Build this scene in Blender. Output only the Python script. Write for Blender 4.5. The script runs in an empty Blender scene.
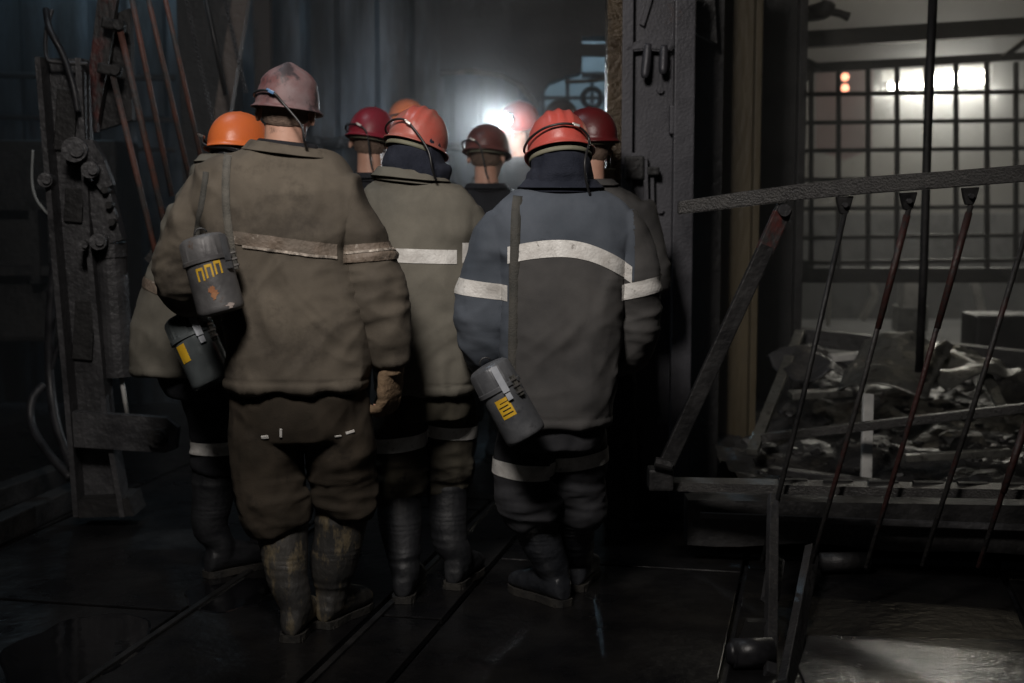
import bpy, bmesh, math, random
from mathutils import Vector, Matrix, noise
from mathutils.bvhtree import BVHTree
random.seed(7)
PI = math.pi
scene = bpy.context.scene
COL = scene.collection
V = Vector
# ---------------------------------------------------------------- camera maths
F = 1422.0
CAM = V((0, 0, 1.45))
PITCH = math.radians(6.3)
def ray(px, py):
    x = (px - 512) / F; y = -(py - 341.5) / F
    c, s = math.cos(PITCH), math.sin(PITCH)
    return V((x, c + y * s, -s + y * c))
def at(px, py, Y):
    d = ray(px, py)
    return CAM + d * (Y / d.y)
def fl(px, py, z=0.0):
    d = ray(px, py)
    return CAM + d * ((z - CAM.z) / d.z)
def m_px(n, Y):
    return n * Y / F
# ---------------------------------------------------------------- materials
def _n(nt, t, **kw):
    n = nt.nodes.new(t)
    for k, v in kw.items():
        setattr(n, k, v)
    return n
def rgb(c):
    return (c[0], c[1], c[2], 1)
def pbr(name, c1, c2=None, c3=None, scale=5, rough=(.6, .85), metal=0.0, bump=.25, bscale=40,
        stretch=(1, 1, 1), spot=(.58, .66), spotscale=None, fine=True, spec=.5, coat=0, bstretch=None, wrinkle=0):
    m = bpy.data.materials.new(name); m.use_nodes = True
    nt = m.node_tree; L = nt.links
    b = nt.nodes['Principled BSDF']
    c2 = c2 or c1
    tc = _n(nt, 'ShaderNodeTexCoord')
    mp = _n(nt, 'ShaderNodeMapping'); mp.inputs['Scale'].default_value = stretch
    L.new(tc.outputs['Object'], mp.inputs[0])
    no = _n(nt, 'ShaderNodeTexNoise'); no.inputs['Scale'].default_value = scale
    no.inputs['Detail'].default_value = 7; no.inputs['Roughness'].default_value = .62
    L.new(mp.outputs[0], no.inputs['Vector'])
    r = _n(nt, 'ShaderNodeValToRGB')
    r.color_ramp.elements[0].position = .36; r.color_ramp.elements[0].color = rgb(c1)
    r.color_ramp.elements[1].position = .66; r.color_ramp.elements[1].color = rgb(c2)
    L.new(no.outputs['Fac'], r.inputs[0])
    colr = r.outputs[0]
    if c3:
        n3 = _n(nt, 'ShaderNodeTexNoise'); n3.inputs['Scale'].default_value = spotscale or scale * 2.3
        n3.inputs['Detail'].default_value = 8; n3.inputs['Roughness'].default_value = .7
        L.new(mp.outputs[0], n3.inputs['Vector'])
        r3 = _n(nt, 'ShaderNodeValToRGB')
        r3.color_ramp.elements[0].position = spot[0]; r3.color_ramp.elements[0].color = (0, 0, 0, 1)
        r3.color_ramp.elements[1].position = spot[1]; r3.color_ramp.elements[1].color = (1, 1, 1, 1)
        L.new(n3.outputs['Fac'], r3.inputs[0])
        mx = _n(nt, 'ShaderNodeMix', data_type='RGBA')
        L.new(r3.outputs[0], mx.inputs[0]); L.new(colr, mx.inputs[6]); mx.inputs[7].default_value = rgb(c3)
        colr = mx.outputs[2]
    L.new(colr, b.inputs['Base Color'])
    mr = _n(nt, 'ShaderNodeMapRange')
    mr.inputs[1].default_value = .3; mr.inputs[2].default_value = .7
    mr.inputs[3].default_value = rough[0]; mr.inputs[4].default_value = rough[1]
    L.new(no.outputs['Fac'], mr.inputs[0]); L.new(mr.outputs[0], b.inputs['Roughness'])
    b.inputs['Metallic'].default_value = metal
    b.inputs['Specular IOR Level'].default_value = spec
    if coat:
        b.inputs['Coat Weight'].default_value = coat; b.inputs['Coat Roughness'].default_value = .12
    if bump:
        mp2 = mp
        if bstretch:
            mp2 = _n(nt, 'ShaderNodeMapping'); mp2.inputs['Scale'].default_value = bstretch
            L.new(tc.outputs['Object'], mp2.inputs[0])
        nb = _n(nt, 'ShaderNodeTexNoise'); nb.inputs['Scale'].default_value = bscale
        nb.inputs['Detail'].default_value = 5
        L.new(mp2.outputs[0], nb.inputs['Vector'])
        bp = _n(nt, 'ShaderNodeBump'); bp.inputs['Strength'].default_value = bump
        bp.inputs['Distance'].default_value = .01
        L.new(nb.outputs['Fac'], bp.inputs['Height']); L.new(bp.outputs[0], b.inputs['Normal'])
        if wrinkle:
            nr = _n(nt, 'ShaderNodeTexNoise'); nr.noise_type = 'RIDGED_MULTIFRACTAL'
            nr.inputs['Scale'].default_value = 4.2; nr.inputs['Detail'].default_value = 2.2; nr.inputs['Roughness'].default_value = .35
            nr.inputs['Distortion'].default_value = .7
            mq = _n(nt, 'ShaderNodeMapping'); mq.inputs['Scale'].default_value = (1.5, 1.2, 1.0); mq.inputs['Rotation'].default_value = (0, .5, 0)
            L.new(tc.outputs['Object'], mq.inputs[0]); L.new(mq.outputs[0], nr.inputs['Vector'])
            b2 = _n(nt, 'ShaderNodeBump'); b2.inputs['Strength'].default_value = wrinkle; b2.inputs['Distance'].default_value = .05
            L.new(nr.outputs['Fac'], b2.inputs['Height']); L.new(bp.outputs[0], b2.inputs['Normal']); L.new(b2.outputs[0], b.inputs['Normal'])
    return m
def emit(name, c, s):
    m = bpy.data.materials.new(name); m.use_nodes = True
    b = m.node_tree.nodes['Principled BSDF']
    b.inputs['Base Color'].default_value = rgb(c)
    b.inputs['Emission Color'].default_value = rgb(c); b.inputs['Emission Strength'].default_value = s
    return m
# ---------------------------------------------------------------- object linking
def link(name, bm, mat, parent=None, origin=None, smooth=False, solid=None, kind=None):
    """ONE mesh object. World-space bmesh; children share their top-level origin."""
    if parent is not None:
        root = parent
        off = V((0, 0, 0))
        p = parent
        while p is not None:
            off += V(p.location); p = p.parent
        origin = off
    elif origin is None:
        origin = V((0, 0, 0))
        if len(bm.verts):
            xs = [v.co.x for v in bm.verts]; ys = [v.co.y for v in bm.verts]; zs = [v.co.z for v in bm.verts]
            origin = V(((min(xs) + max(xs)) / 2, (min(ys) + max(ys)) / 2, min(zs)))
    origin = V(origin)
    bmesh.ops.translate(bm, verts=bm.verts, vec=-origin)
    me = bpy.data.meshes.new(name); bm.to_mesh(me); bm.free()
    if smooth:
        for p in me.polygons: p.use_smooth = True
    o = bpy.data.objects.new(name, me); COL.objects.link(o)
    if mat: me.materials.append(mat)
    if parent is not None: o.parent = parent
    else: o.location = origin
    if smooth == 'auto':
        pass
    if solid:
        md = o.modifiers.new('Solidify', 'SOLIDIFY'); md.thickness = solid; md.offset = 0
    if kind: o['kind'] = kind
    return o
def tag(o, label=None, cat=None, group=None, kind=None):
    if label: o['label'] = label
    if cat: o['category'] = cat
    if group: o['group'] = group
    if kind: o['kind'] = kind
    return o
def empty(name, loc):
    o = bpy.data.objects.new(name, None); COL.objects.link(o); o.location = loc
    o.empty_display_size = .1
    return o
def struct(name, bm, mat, smooth=False):
    return tag(link(name, bm, mat, smooth=smooth), kind='structure')
# ---------------------------------------------------------------- shapes
def box(bm, c, s, rot=None, bev=0.0):
    """box centre c, full size s, rot = Matrix 3x3"""
    r = bmesh.ops.create_cube(bm, size=1.0)
    vs = r['verts']
    for v in vs:
        v.co = V((v.co.x * s[0], v.co.y * s[1], v.co.z * s[2]))
    if bev:
        es = list({e for v in vs for e in v.link_edges})
        rr = bmesh.ops.bevel(bm, geom=es, offset=bev, segments=2, profile=.6, affect='EDGES')
        vs = list({v for f in rr['faces'] for v in f.verts} | {v for v in vs if v.is_valid})
    for v in vs:
        co = v.co
        if rot is not None: co = rot @ co
        v.co = co + V(c)
    return vs
def frame_for(d, up=V((0, 0, 1))):
    d = d.normalized()
    if abs(d.dot(up)) > .95: up = V((0, 1, 0))
    x = d.cross(up).normalized(); y = x.cross(d).normalized()
    return x, y
def bar(bm, a, b, w, h, up=V((0, 0, 1)), bev=0.0):
    """rectangular bar from a to b: width w sideways, height h along up"""
    a, b = V(a), V(b); d = b - a; L = d.length
    x, y = frame_for(d, up)
    R = Matrix((x, d.normalized(), y)).transposed()
    return box(bm, (a + b) / 2, (w, L, h), R, bev)
def ring_pts(c, ax, ay, seg=24, n=2.0):
    out = []
    for i in range(seg):
        t = 2 * PI * i / seg
        ct, st = math.cos(t), math.sin(t)
        e = 2.0 / n
        out.append(V(c) + ax * (abs(ct) ** e * (1 if ct >= 0 else -1)) + ay * (abs(st) ** e * (1 if st >= 0 else -1)))
    return out
def loft(bm, rings, cap=True, closed=True):
    rows = [[bm.verts.new(p) for p in r] for r in rings]
    n = len(rows[0])
    for a, b in zip(rows, rows[1:]):
        for i in range(n if closed else n - 1):
            j = (i + 1) % n
            bm.faces.new((a[i], a[j], b[j], b[i]))
    if cap:
        bm.faces.new(list(reversed(rows[0]))); bm.faces.new(rows[-1])
    return rows
def tube(bm, pts, rad, seg=12, up=V((0, 0, 1)), flat=1.0, cap=True, n=2.0):
    pts = [V(p) for p in pts]
    if not isinstance(rad, (list, tuple)): rad = [rad] * len(pts)
    rings = []; px = None
    for i, p in enumerate(pts):
        if i == 0: d = pts[1] - p
        elif i == len(pts) - 1: d = p - pts[i - 1]
        else: d = (pts[i + 1] - p).normalized() + (p - pts[i - 1]).normalized()
        d = d.normalized()
        if px is None:
            x, y = frame_for(d, up)
        else:
            x = (px - d * px.dot(d)).normalized(); y = x.cross(d).normalized()
        px = x
        r = rad[i]
        rings.append(ring_pts(p, x * r, y * r * flat, seg, n))
    fs0 = len(bm.faces)
    loft(bm, rings, cap)
def spline(pts, k=6):
    """catmull-rom through pts (tuples/Vectors of any length)"""
    P = [list(p) for p in pts]; out = []
    for i in range(len(P) - 1):
        p0 = P[max(i - 1, 0)]; p1 = P[i]; p2 = P[i + 1]; p3 = P[min(i + 2, len(P) - 1)]
        for s in range(k):
            t = s / k
            out.append([.5 * ((2 * b) + (-a + c) * t + (2 * a - 5 * b + 4 * c - d) * t * t + (-a + 3 * b - 3 * c + d) * t ** 3)
                        for a, b, c, d in zip(p0, p1, p2, p3)])
    out.append(P[-1])
    return out
def tubes(bm, spec, seg=14, k=5, flat=1.0, cap=True, n=2.0):
    """spec: list of (Vector, r) smoothed by a spline"""
    s = spline([(*p, r) for p, r in spec], k)
    tube(bm, [V(q[:3]) for q in s], [max(q[3], .001) for q in s], seg, flat=flat, cap=cap, n=n)
def ball(bm, c, r, M=None, seg=20, rin=14):
    rr = bmesh.ops.create_uvsphere(bm, u_segments=seg, v_segments=rin, radius=1)
    for v in rr['verts']:
        co = V((v.co.x * r[0], v.co.y * r[1], v.co.z * r[2])) + V(c)
        v.co = (M @ co) if M is not None else co
    return rr['verts']
def disc(bm, c, axis, r, t, seg=24, n=2.0):
    axis = V(axis).normalized(); x, y = frame_for(axis)
    loft(bm, [ring_pts(V(c) - axis * t / 2, x * r, y * r, seg, n), ring_pts(V(c) + axis * t / 2, x * r, y * r, seg, n)])
def prism(bm, poly, depth):
    """poly: world points of the front outline, depth: vector to the back"""
    a = [bm.verts.new(p) for p in poly]; b = [bm.verts.new(V(p) + V(depth)) for p in poly]
    n = len(a)
    bm.faces.new(a); bm.faces.new(list(reversed(b)))
    for i in range(n):
        j = (i + 1) % n
        bm.faces.new((a[j], a[i], b[i], b[j]))
    bmesh.ops.recalc_face_normals(bm, faces=bm.faces)
def NB(): return bmesh.new()
def remesh(bm, vox, smooth=4):
    bmesh.ops.recalc_face_normals(bm, faces=bm.faces)
    me = bpy.data.meshes.new('tmp'); bm.to_mesh(me); bm.free()
    ob = bpy.data.objects.new('tmp', me); COL.objects.link(ob)
    md = ob.modifiers.new('r', 'REMESH'); md.mode = 'VOXEL'; md.voxel_size = vox; md.adaptivity = 0
    if smooth:
        sm = ob.modifiers.new('s', 'SMOOTH'); sm.factor = .5; sm.iterations = smooth
    dg = bpy.context.evaluated_depsgraph_get(); dg.update()
    me2 = bpy.data.meshes.new_from_object(ob.evaluated_get(dg))
    bpy.data.objects.remove(ob); bpy.data.meshes.remove(me)
    out = bmesh.new(); out.from_mesh(me2); bpy.data.meshes.remove(me2)
    out.normal_update()
    return out
def displace(bm, fn):
    bm.normal_update()
    ns = [(v, v.normal.copy()) for v in bm.verts]
    for v, n in ns:
        v.co += n * fn(v.co, n)
    bm.normal_update()
def ridge(p, sx, sy, sz, seed=0):
    q = V((p.x * sx + seed * 7.3, p.y * sy - seed * 3.1, p.z * sz + seed * 1.7))
    w = noise.noise_vector(q * .45) * .9
    return 1 - 2.2 * abs(noise.noise(q + w))
def gauss(x, s): return math.exp(-(x / s) ** 2)
def sstep(a, b, x):
    t = max(0, min(1, (x - a) / (b - a))); return t * t * (3 - 2 * t)
def band(src, planes, off=.003, warp=None):
    """a strip cut out of a garment surface between planes (co, no) keeping the + sides, pushed out by off"""
    b = src.copy()
    if warp:
        for v in b.verts: v.co.z += warp(v.co)
    for co, no in planes:
        bmesh.ops.bisect_plane(b, geom=b.verts[:] + b.edges[:] + b.faces[:], plane_co=co, plane_no=no, clear_inner=True)
    if warp:
        for v in b.verts: v.co.z -= warp(v.co)
    b.normal_update()
    bmesh.ops.solidify(b, geom=b.faces[:], thickness=-off) if False else None
    for v, n in [(v, v.normal.copy()) for v in b.verts]: v.co += n * off
    return b
# ================================================================ materials of the place
M_FLOOR = pbr('wet_black_floor', (.010, .011, .013), (.024, .024, .026), (.05, .05, .048), scale=3, rough=(.16, .48), bump=.55, bscale=14, spot=(.64, .7), spotscale=40, spec=.6)
M_PLATE = pbr('wet_steel_plate', (.006, .006, .007), (.015, .014, .0135), (.035, .032, .03), scale=2.4, rough=(.20, .5), metal=.15, bump=.5, bscale=22, spot=(.66, .72), spotscale=55, spec=.6)
M_PLATE2 = pbr('rippled_wet_glint_plate', (.035, .037, .04), (.09, .093, .097), scale=6, rough=(.10, .30), metal=.6, bump=.28, bscale=30, bstretch=(1.0, 2.6, 1))  # paler than the floor plates, to brighten the lamp's reflection
M_WALL = pbr('wet_sheen_wall', (.005, .006, .008), (.105, .135, .17), (.006, .007, .009), scale=1.6, rough=(.65, .30), metal=.2, bump=.5, bscale=26, stretch=(3.0, 1, .45), spot=(.48, .58), spotscale=1.1)  # blue streaks: the sheen on the wet sheets is put into the colour
M_DARKWALL = pbr('black_rock_wall', (.008, .009, .011), (.022, .024, .028), scale=2, rough=(.6, .9), bump=.7, bscale=9)
M_PALE = pbr('pale_plaster_wall', (.15, .145, .13), (.24, .23, .205), (.08, .075, .065), scale=1.1, rough=(.75, .9), bump=.5, bscale=8, spot=(.56, .72), spotscale=2.2)
M_CONC = pbr('dim_stone_wall', (.035, .037, .04), (.10, .102, .107), (.015, .015, .016), scale=2.2, rough=(.7, .9), bump=.8, bscale=10, spot=(.5, .62), spotscale=5)
M_STEEL = pbr('grimy_grey_steel', (.040, .040, .043), (.085, .084, .088), (.10, .06, .04), scale=4, rough=(.35, .62), metal=.35, bump=.6, bscale=38, spot=(.64, .74), spotscale=7)
M_STEELD = pbr('dark_grimy_steel', (.014, .014, .015), (.035, .034, .034), (.05, .03, .02), scale=5, rough=(.4, .7), metal=.3, bump=.5, bscale=36, spot=(.66, .74))
M_STEELB = pbr('blue_grey_post_steel', (.050, .050, .058), (.095, .095, .108), (.09, .045, .028), scale=3.4, rough=(.38, .6), metal=.3, bump=.16, bscale=90, spot=(.65, .76), spotscale=4)
M_RAIL = pbr('rough_forged_rail', (.035, .034, .034), (.075, .073, .070), (.17, .165, .155), scale=9, rough=(.35, .6), metal=.4, bump=.6, bscale=150, stretch=(1, 1, 1), spot=(.62, .70), spotscale=60)
M_OCHRE = pbr('ochre_painted_steel', (.055, .042, .022), (.095, .074, .038), (.05, .038, .025), scale=3, rough=(.45, .7), bump=.4, bscale=40, stretch=(1, 1, .3), spot=(.56, .68))
M_RUSTY = pbr('wet_rusty_steel', (.055, .038, .022), (.11, .080, .048), (.03, .025, .02), scale=7, rough=(.14, .42), metal=.25, bump=1.0, bscale=70)
M_RED = pbr('worn_red_paint', (.085, .016, .013), (.05, .014, .012), (.024, .022, .022), scale=6, rough=(.4, .65), bump=.5, bscale=50, spot=(.42, .52), spotscale=6, stretch=(1, 1, .6))
M_REDR = pbr('rust_red_rod', (.15, .060, .045), (.085, .06, .052), (.06, .057, .057), scale=4, rough=(.5, .7), bump=.5, bscale=60, spot=(.50, .60), spotscale=4)
M_BROWN = pbr('brown_beam', (.055, .042, .036), (.085, .066, .056), scale=5, rough=(.5, .7), bump=.4, bscale=40)
M_WHITEP = pbr('pale_painted_steel', (.50, .50, .48), (.34, .34, .33), (.08, .075, .07), scale=9, rough=(.5, .7), bump=.3, bscale=30)
M_SHEET = pbr('crumpled_galvanised_sheet', (.22, .22, .20), (.13, .13, .12), (.05, .048, .045), scale=7, rough=(.25, .5), metal=.5, bump=.9, bscale=24, spot=(.55, .66))
M_RUB = pbr('coal_rubble', (.018, .018, .019), (.045, .044, .043), (.09, .09, .088), scale=8, rough=(.3, .65), bump=.9, bscale=30, spot=(.6, .68), spotscale=22)
M_WOOD = pbr('old_brown_timber', (.05, .032, .018), (.085, .055, .032), scale=6, rough=(.6, .85), bump=.6, bscale=30, stretch=(.4, 3, 3))
M_RUBBER = pbr('black_hose_rubber', (.012, .012, .014), (.03, .03, .034), scale=10, rough=(.35, .55), bump=.2)
M_CORD = pbr('pale_cord', (.28, .30, .30), (.18, .19, .19), scale=10, rough=(.6, .8), bump=.2)
M_MESH = pbr('dark_mesh_bar', (.022, .022, .022), (.045, .043, .04), scale=6, rough=(.45, .7), metal=.2, bump=.4, bscale=40)
M_TARP = pbr('faded_pink_tarp', (.30, .17, .17), (.24, .15, .15), scale=3, rough=(.8, .9), bump=.3)

# ================================================================ the setting
def shell():
    b = NB(); box(b, (0, 5, -.06), (16, 20, .06)); struct('floor', b, M_FLOOR)
    b = NB(); box(b, (0, 5, 4.6), (16, 20, .1)); struct('ceiling', b, M_DARKWALL)
    b = NB(); box(b, (-5.6, 5, 2.25), (.2, 20, 4.7)); struct('wall_left', b, M_DARKWALL)
    b = NB(); box(b, (7.2, 5, 2.25), (.2, 20, 4.7)); struct('wall_right', b, M_DARKWALL)
    b = NB(); box(b, (0, -4.9, 2.25), (16, .2, 4.7)); struct('wall_front', b, M_DARKWALL)
    # far pale wall of the right-hand chamber and its dim lower course
    b = NB(); box(b, (2.6, 12.6, 2.9), (9.6, .2, 3.4)); struct('wall_back', b, M_PALE)
    b = NB(); box(b, (2.6, 12.5, .6), (9.6, .3, 1.2)); struct('wall_back_base', b, M_CONC)
shell()
def sheet_wall():
    # pressed steel sheets standing side by side behind the crowd: the cage side
    Y = 9.4
    x0, x1 = -5.4, at(541, 0, Y).x
    b = NB(); seg = []
    n = 150
    top = 4.5
    rows = []
    for z in (0, top):
        row = []
        for i in range(n + 1):
            x = x0 + (x1 - x0) * i / n
            ph = (x % .46) / .46
            dy = -.035 * (sstep(.06, .14, ph) - sstep(.52, .60, ph))
            row.append(b.verts.new((x, Y + dy, z)))
        rows.append(row)
    for i in range(n): b.faces.new((rows[0][i], rows[0][i + 1], rows[1][i + 1], rows[1][i]))
    r = bmesh.ops.extrude_face_region(b, geom=b.faces[:])
    for v in [g for g in r['geom'] if isinstance(g, bmesh.types.BMVert)]: v.co.y += .08
    bmesh.ops.recalc_face_normals(b, faces=b.faces)
    struct('wall_cage', b, M_WALL)
    b = NB(); xa, xb = at(606, 0, 9.3).x, at(800, 0, 9.3).x
    box(b, ((xa + xb) / 2, 9.35, 2.25), (xb - xa, .1, 4.5)); struct('wall_partition', b, M_DARKWALL)
    # partition running back from the columns, closes the lit chamber on its left
    b = NB(); box(b, (at(797, 0, 9.35).x - .04, 10.9, 2.25), (.08, 3.1, 4.5)); struct('wall_divider', b, M_CONC)
sheet_wall()
# floor plates: laid along the tram direction, seams where the photo shows them
VP = V((820 - 512, F, 0)).normalized(); UD = V((VP.y, -VP.x, 0))
def uv(px, py): p = fl(px, py); return p.dot(UD), p.dot(VP)
uA = uv(75, 683)[0]; uB = uv(300, 683)[0]; uC = uv(405, 665)[0]; vX = uv(60, 603)[1]
us = [-4.8, -3.2, uA, uB, uC, uC + .95, uC + 1.9, 3.6]
g = .012
k = 0
for i in range(len(us) - 1):
    vs = [-1.5, 1.2, vX if i < 2 else vX + .8 * ((i % 3) - 1) + .9, 6.3 + .3 * (i % 2), 9.2]
    for j in range(len(vs) - 1):
        b = NB(); u0, u1, v0, v1 = us[i] + g, us[i + 1] - g, vs[j] + g, vs[j + 1] - g
        c = UD * (u0 + u1) / 2 + VP * (v0 + v1) / 2
        R = Matrix((UD, VP, V((0, 0, 1)))).transposed()
        box(b, (c.x, c.y, -.012), (u1 - u0, v1 - v0, .024), R, .004)
        struct('floor_plate', b, M_PLATE)
M_WATER = pbr('black_puddle_water', (.004, .004, .005), (.007, .007, .008), scale=3, rough=(.04, .12), bump=.12, bscale=9, spec=.8)
for (x, y, rx, ry, s, lab) in ((80, 648, .22, .34, 1, 'small puddle glinting at the bottom left of the floor'), (232, 592, .16, .24, 2, 'dark puddle beside the muddy boots')):
    b = NB(); c = fl(x, y)
    ps = [c + V((rx * math.cos(t) * (1 + .35 * noise.noise(V((math.cos(t) * 1.5, math.sin(t) * 1.5, s)))), ry * math.sin(t) * (1 + .35 * noise.noise(V((math.cos(t) * 1.5, math.sin(t) * 1.5, s + 5)))), .0)) for t in [2 * PI * i / 36 for i in range(36)]]
    loft(b, [ps, [c + (p - c) * .96 + V((0, 0, .003)) for p in ps]]); bmesh.ops.recalc_face_normals(b, faces=b.faces)
    tag(link('puddle', b, M_WATER), lab, 'puddle')
# tram rails lying in the gaps (thin worn edges)
for u, z in ((uB, .004), (uA, .006)):
    b = NB(); a = UD * (u + .03) + VP * 1.0; c = UD * (u + .03) + VP * 9
    bar(b, a + V((0, 0, z)), c + V((0, 0, z)), .022, .012, bev=.003)
    tag(link('floor_rail', b, M_STEELD), kind='structure')

# ================================================================ left: hydraulic gate post and open barrier
def left_post():
    Y = 6.0
    root = empty('steel_gate_post', fl(98, 512))
    tag(root, 'leaning grey steel gate post with pivots and a cross plate, on the left', 'post')
    A = [at(42, 58, Y), at(82, 59, Y), at(92, 240, Y), at(108, 410, Y), at(126, 514, Y), at(80, 514, Y), at(72, 410, Y), at(57, 240, Y)]
    b = NB(); prism(b, A, (0, .02, 0)); link('web_plate', b, M_STEEL, root)
    for (l, nm) in (([(42, 58), (57, 240), (72, 410), (80, 514)], 'flange'), ([(82, 59), (92, 240), (108, 410), (126, 514)], 'flange')):
        b = NB()
        for p, q in zip(l, l[1:]): bar(b, at(*p, Y - .05), at(*q, Y - .05), .022, .12, up=V((0, 1, 0)))
        link(nm, b, M_STEEL, root)
    # notches and plates down the web
    for (x, y, w, h) in ((66, 120, 20, 60), (74, 205, 18, 34), (84, 330, 20, 60)):
        b = NB(); box(b, at(x, y, Y - .012), (m_px(w, Y), .02, m_px(h, Y)), Matrix.Rotation(.09, 3, 'Y'), .004); link('web_stiffener', b, M_STEELD, root)
    for (x, y, r, t) in ((77, 150, 12, .16), (47, 180, 7, .10), (93, 170, 8, .2), (100, 241, 8, .14), (85, 245, 5, .16)):
        b = NB(); disc(b, at(x, y, Y - .1), (0.15, -1, 0), m_px(r, Y), t); disc(b, at(x, y, Y - .1 - t / 2), (0.15, -1, 0), m_px(r * .55, Y), .03)
        link('pivot_pin', b, M_STEEL, root)
    # head bracket
    b = NB(); prism(b, [at(68, 138, Y - .12), at(92, 140, Y - .12), at(104, 160, Y - .12), at(112, 185, Y - .12), at(100, 190, Y - .12), at(84, 168, Y - .12), at(66, 164, Y - .12)], (0, .06, 0)); link('head_bracket', b, M_STEEL, root)
    # hydraulic arm and cylinder
    b = NB(); prism(b, [at(86, 182, Y - .08), at(106, 178, Y - .08), at(122, 240, Y - .08), at(96, 246, Y - .08)], (0, .08, 0)); link('cylinder_yoke', b, M_STEEL, root)
    for (x, y) in ((110, 205), (113, 222), (106, 190)):
        b = NB(); disc(b, at(x, y, Y - .1), (0, -1, 0), m_px(3.4, Y), .05, 12); link('yoke_bolt', b, M_STEELD, root)
    b = NB(); tube(b, [at(110, 246, Y), at(119, 376, Y)], [m_px(16, Y)] * 2, 24); disc(b, at(110, 250, Y), at(119, 376, Y) - at(110, 246, Y), m_px(18, Y), .06); disc(b, at(118.5, 370, Y), at(119, 376, Y) - at(110, 246, Y), m_px(17.5, Y), .05)
    cyl = link('hydraulic_cylinder', b, M_STEEL, root, smooth=False)
    b = NB(); tube(b, [at(121, 374, Y), at(127, 414, Y)], m_px(2.4, Y), 12); link('piston_rod', b, M_WHITEP, cyl, smooth=True)
    # cross plate low down
    b = NB(); prism(b, [at(72, 412, Y - .14), at(166, 418, Y - .14), at(178, 428, Y - .14), at(176, 449, Y - .14), at(165, 453, Y - .14), at(74, 447, Y - .14)], (0, .05, 0)); link('cross_plate', b, M_STEEL, root)
    b = NB(); disc(b, at(158, 438, Y - .16), (0, -1, 0), m_px(9, Y), .05, 24); disc(b, at(158, 438, Y - .19), (0, -1, 0), m_px(5, Y), .03, 6); link('cross_plate_bolt', b, M_STEELD, root)
    # foot shoe
    b = NB(); prism(b, [at(78, 500, Y - .1), at(128, 498, Y - .1), at(134, 516, Y - .1), at(76, 518, Y - .1)], (0, .2, 0)); link('foot_plate', b, M_STEELD, root)
    return root
left_post()
def left_gate():
    Y = 6.15
    root = empty('barrier_gate', fl(120, 505))
    tag(root, 'open barrier gate of slanting rust-red rods, leaning beside the left steel post', 'gate')
    b = NB(); prism(b, [at(101, -30, Y), at(120, -30, Y), at(108, 62, Y), at(96, 132, Y), at(82, 132, Y), at(90, 60, Y)], (0, .05, 0)); link('gate_stile', b, M_RED, root)['label'] = 'red painted gate stile'
    b = NB(); prism(b, [at(98, 20, Y + .08), at(130, 8, Y + .08), at(132, 120, Y + .08), at(84, 135, Y + .08)], (0, .06, 0)); link('gate_plate', b, M_STEELD, root)
    for (x, y) in ((114, 25), (110, 70)):
        b = NB(); box(b, at(x, y, Y - .06), (.09, .08, .045), Matrix.Rotation(.2, 3, 'Y'), .008); disc(b, at(x + 6, y, Y - .11), (0, -1, 0), .022, .05, 16); link('rod_lug', b, M_STEELD, root)
    rods = [((113, 76), (167, 300), 3.0), ((120, 30), (172, 255), 3.2), ((128, -20), (172, 196), 2.8), ((144, -20), (190, 180), 2.6), ((161, -20), (205, 175), 2.4)]
    for (p, q, r) in rods:
        b = NB(); tube(b, [at(*p, Y - .1), at(p[0] * .6 + q[0] * .4, p[1] * .6 + q[1] * .4, Y - .09), at(*q, Y - .02)], m_px(r, Y), 12)
        link('rod', b, M_REDR, root, smooth=True)
    b = NB(); bar(b, at(150, 262, Y + .02), at(240, 150, Y + .02), .05, .05); link('lower_bar', b, M_STEELD, root)
left_gate()
def chain(name, p, q, Y, label, n=26, r=.006):
    b = NB(); a, c = at(*p, Y), at(*q, Y); d = (c - a) / n
    for i in range(n):
        m = a + d * (i + .5); x, y = frame_for(d)
        s = x if i % 2 else y
        pts = [m + d * .72 * math.cos(t) + s * r * 1.5 * math.sin(t) for t in [2 * PI * k / 12 for k in range(13)]]
        tube(b, pts, r * .42, 6, cap=False)
    tag(link(name, b, M_STEEL, smooth=True), label, 'chain')
chain('hanging_chain', (183, -15), (214, 128), 6.4, 'slanting chain of small links, left of the two chains above the orange helmet', 60)
chain('hanging_chain', (221, -15), (246, 92), 6.5, 'slanting chain of small links, right of the two chains above the orange helmet', 50)
def thin_rod(p, q, Y, r, label, m=M_STEELD, name='slanting_rod'):
    b = NB(); tube(b, [at(*p, Y), at(*q, Y)], m_px(r, Y), 10); tag(link(name, b, m, smooth=True), label, 'rod')
thin_rod((202, -20), (226, 95), 6.45, 2.6, 'dark slanting rod between the two hanging chains')
b = NB(); bar(b, at(246, -30, 6.7), at(222, 122, 6.7), .075, .08, up=V((0, 1, 0)), bev=.006)
tag(link('steel_beam', b, M_BROWN), 'brown steel beam leaning to the left above the orange helmet', 'beam')
b = NB(); bar(b, at(262, -30, 8.6), at(266, 200, 8.6), .10, .10, up=V((0, 1, 0)), bev=.006)
tag(link('steel_beam', b, M_BROWN), 'dim upright brown beam behind the leaning one, left of the mauve helmet', 'beam')
b = NB(); prism(b, [at(175, -30, 7.4), at(232, -30, 7.4), at(236, 260, 7.4), at(186, 260, 7.4)], (0, .25, 0))
tag(link('steel_cabinet', b, M_STEELD), 'black upright steel panel behind the slanting rods', 'panel')
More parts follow.
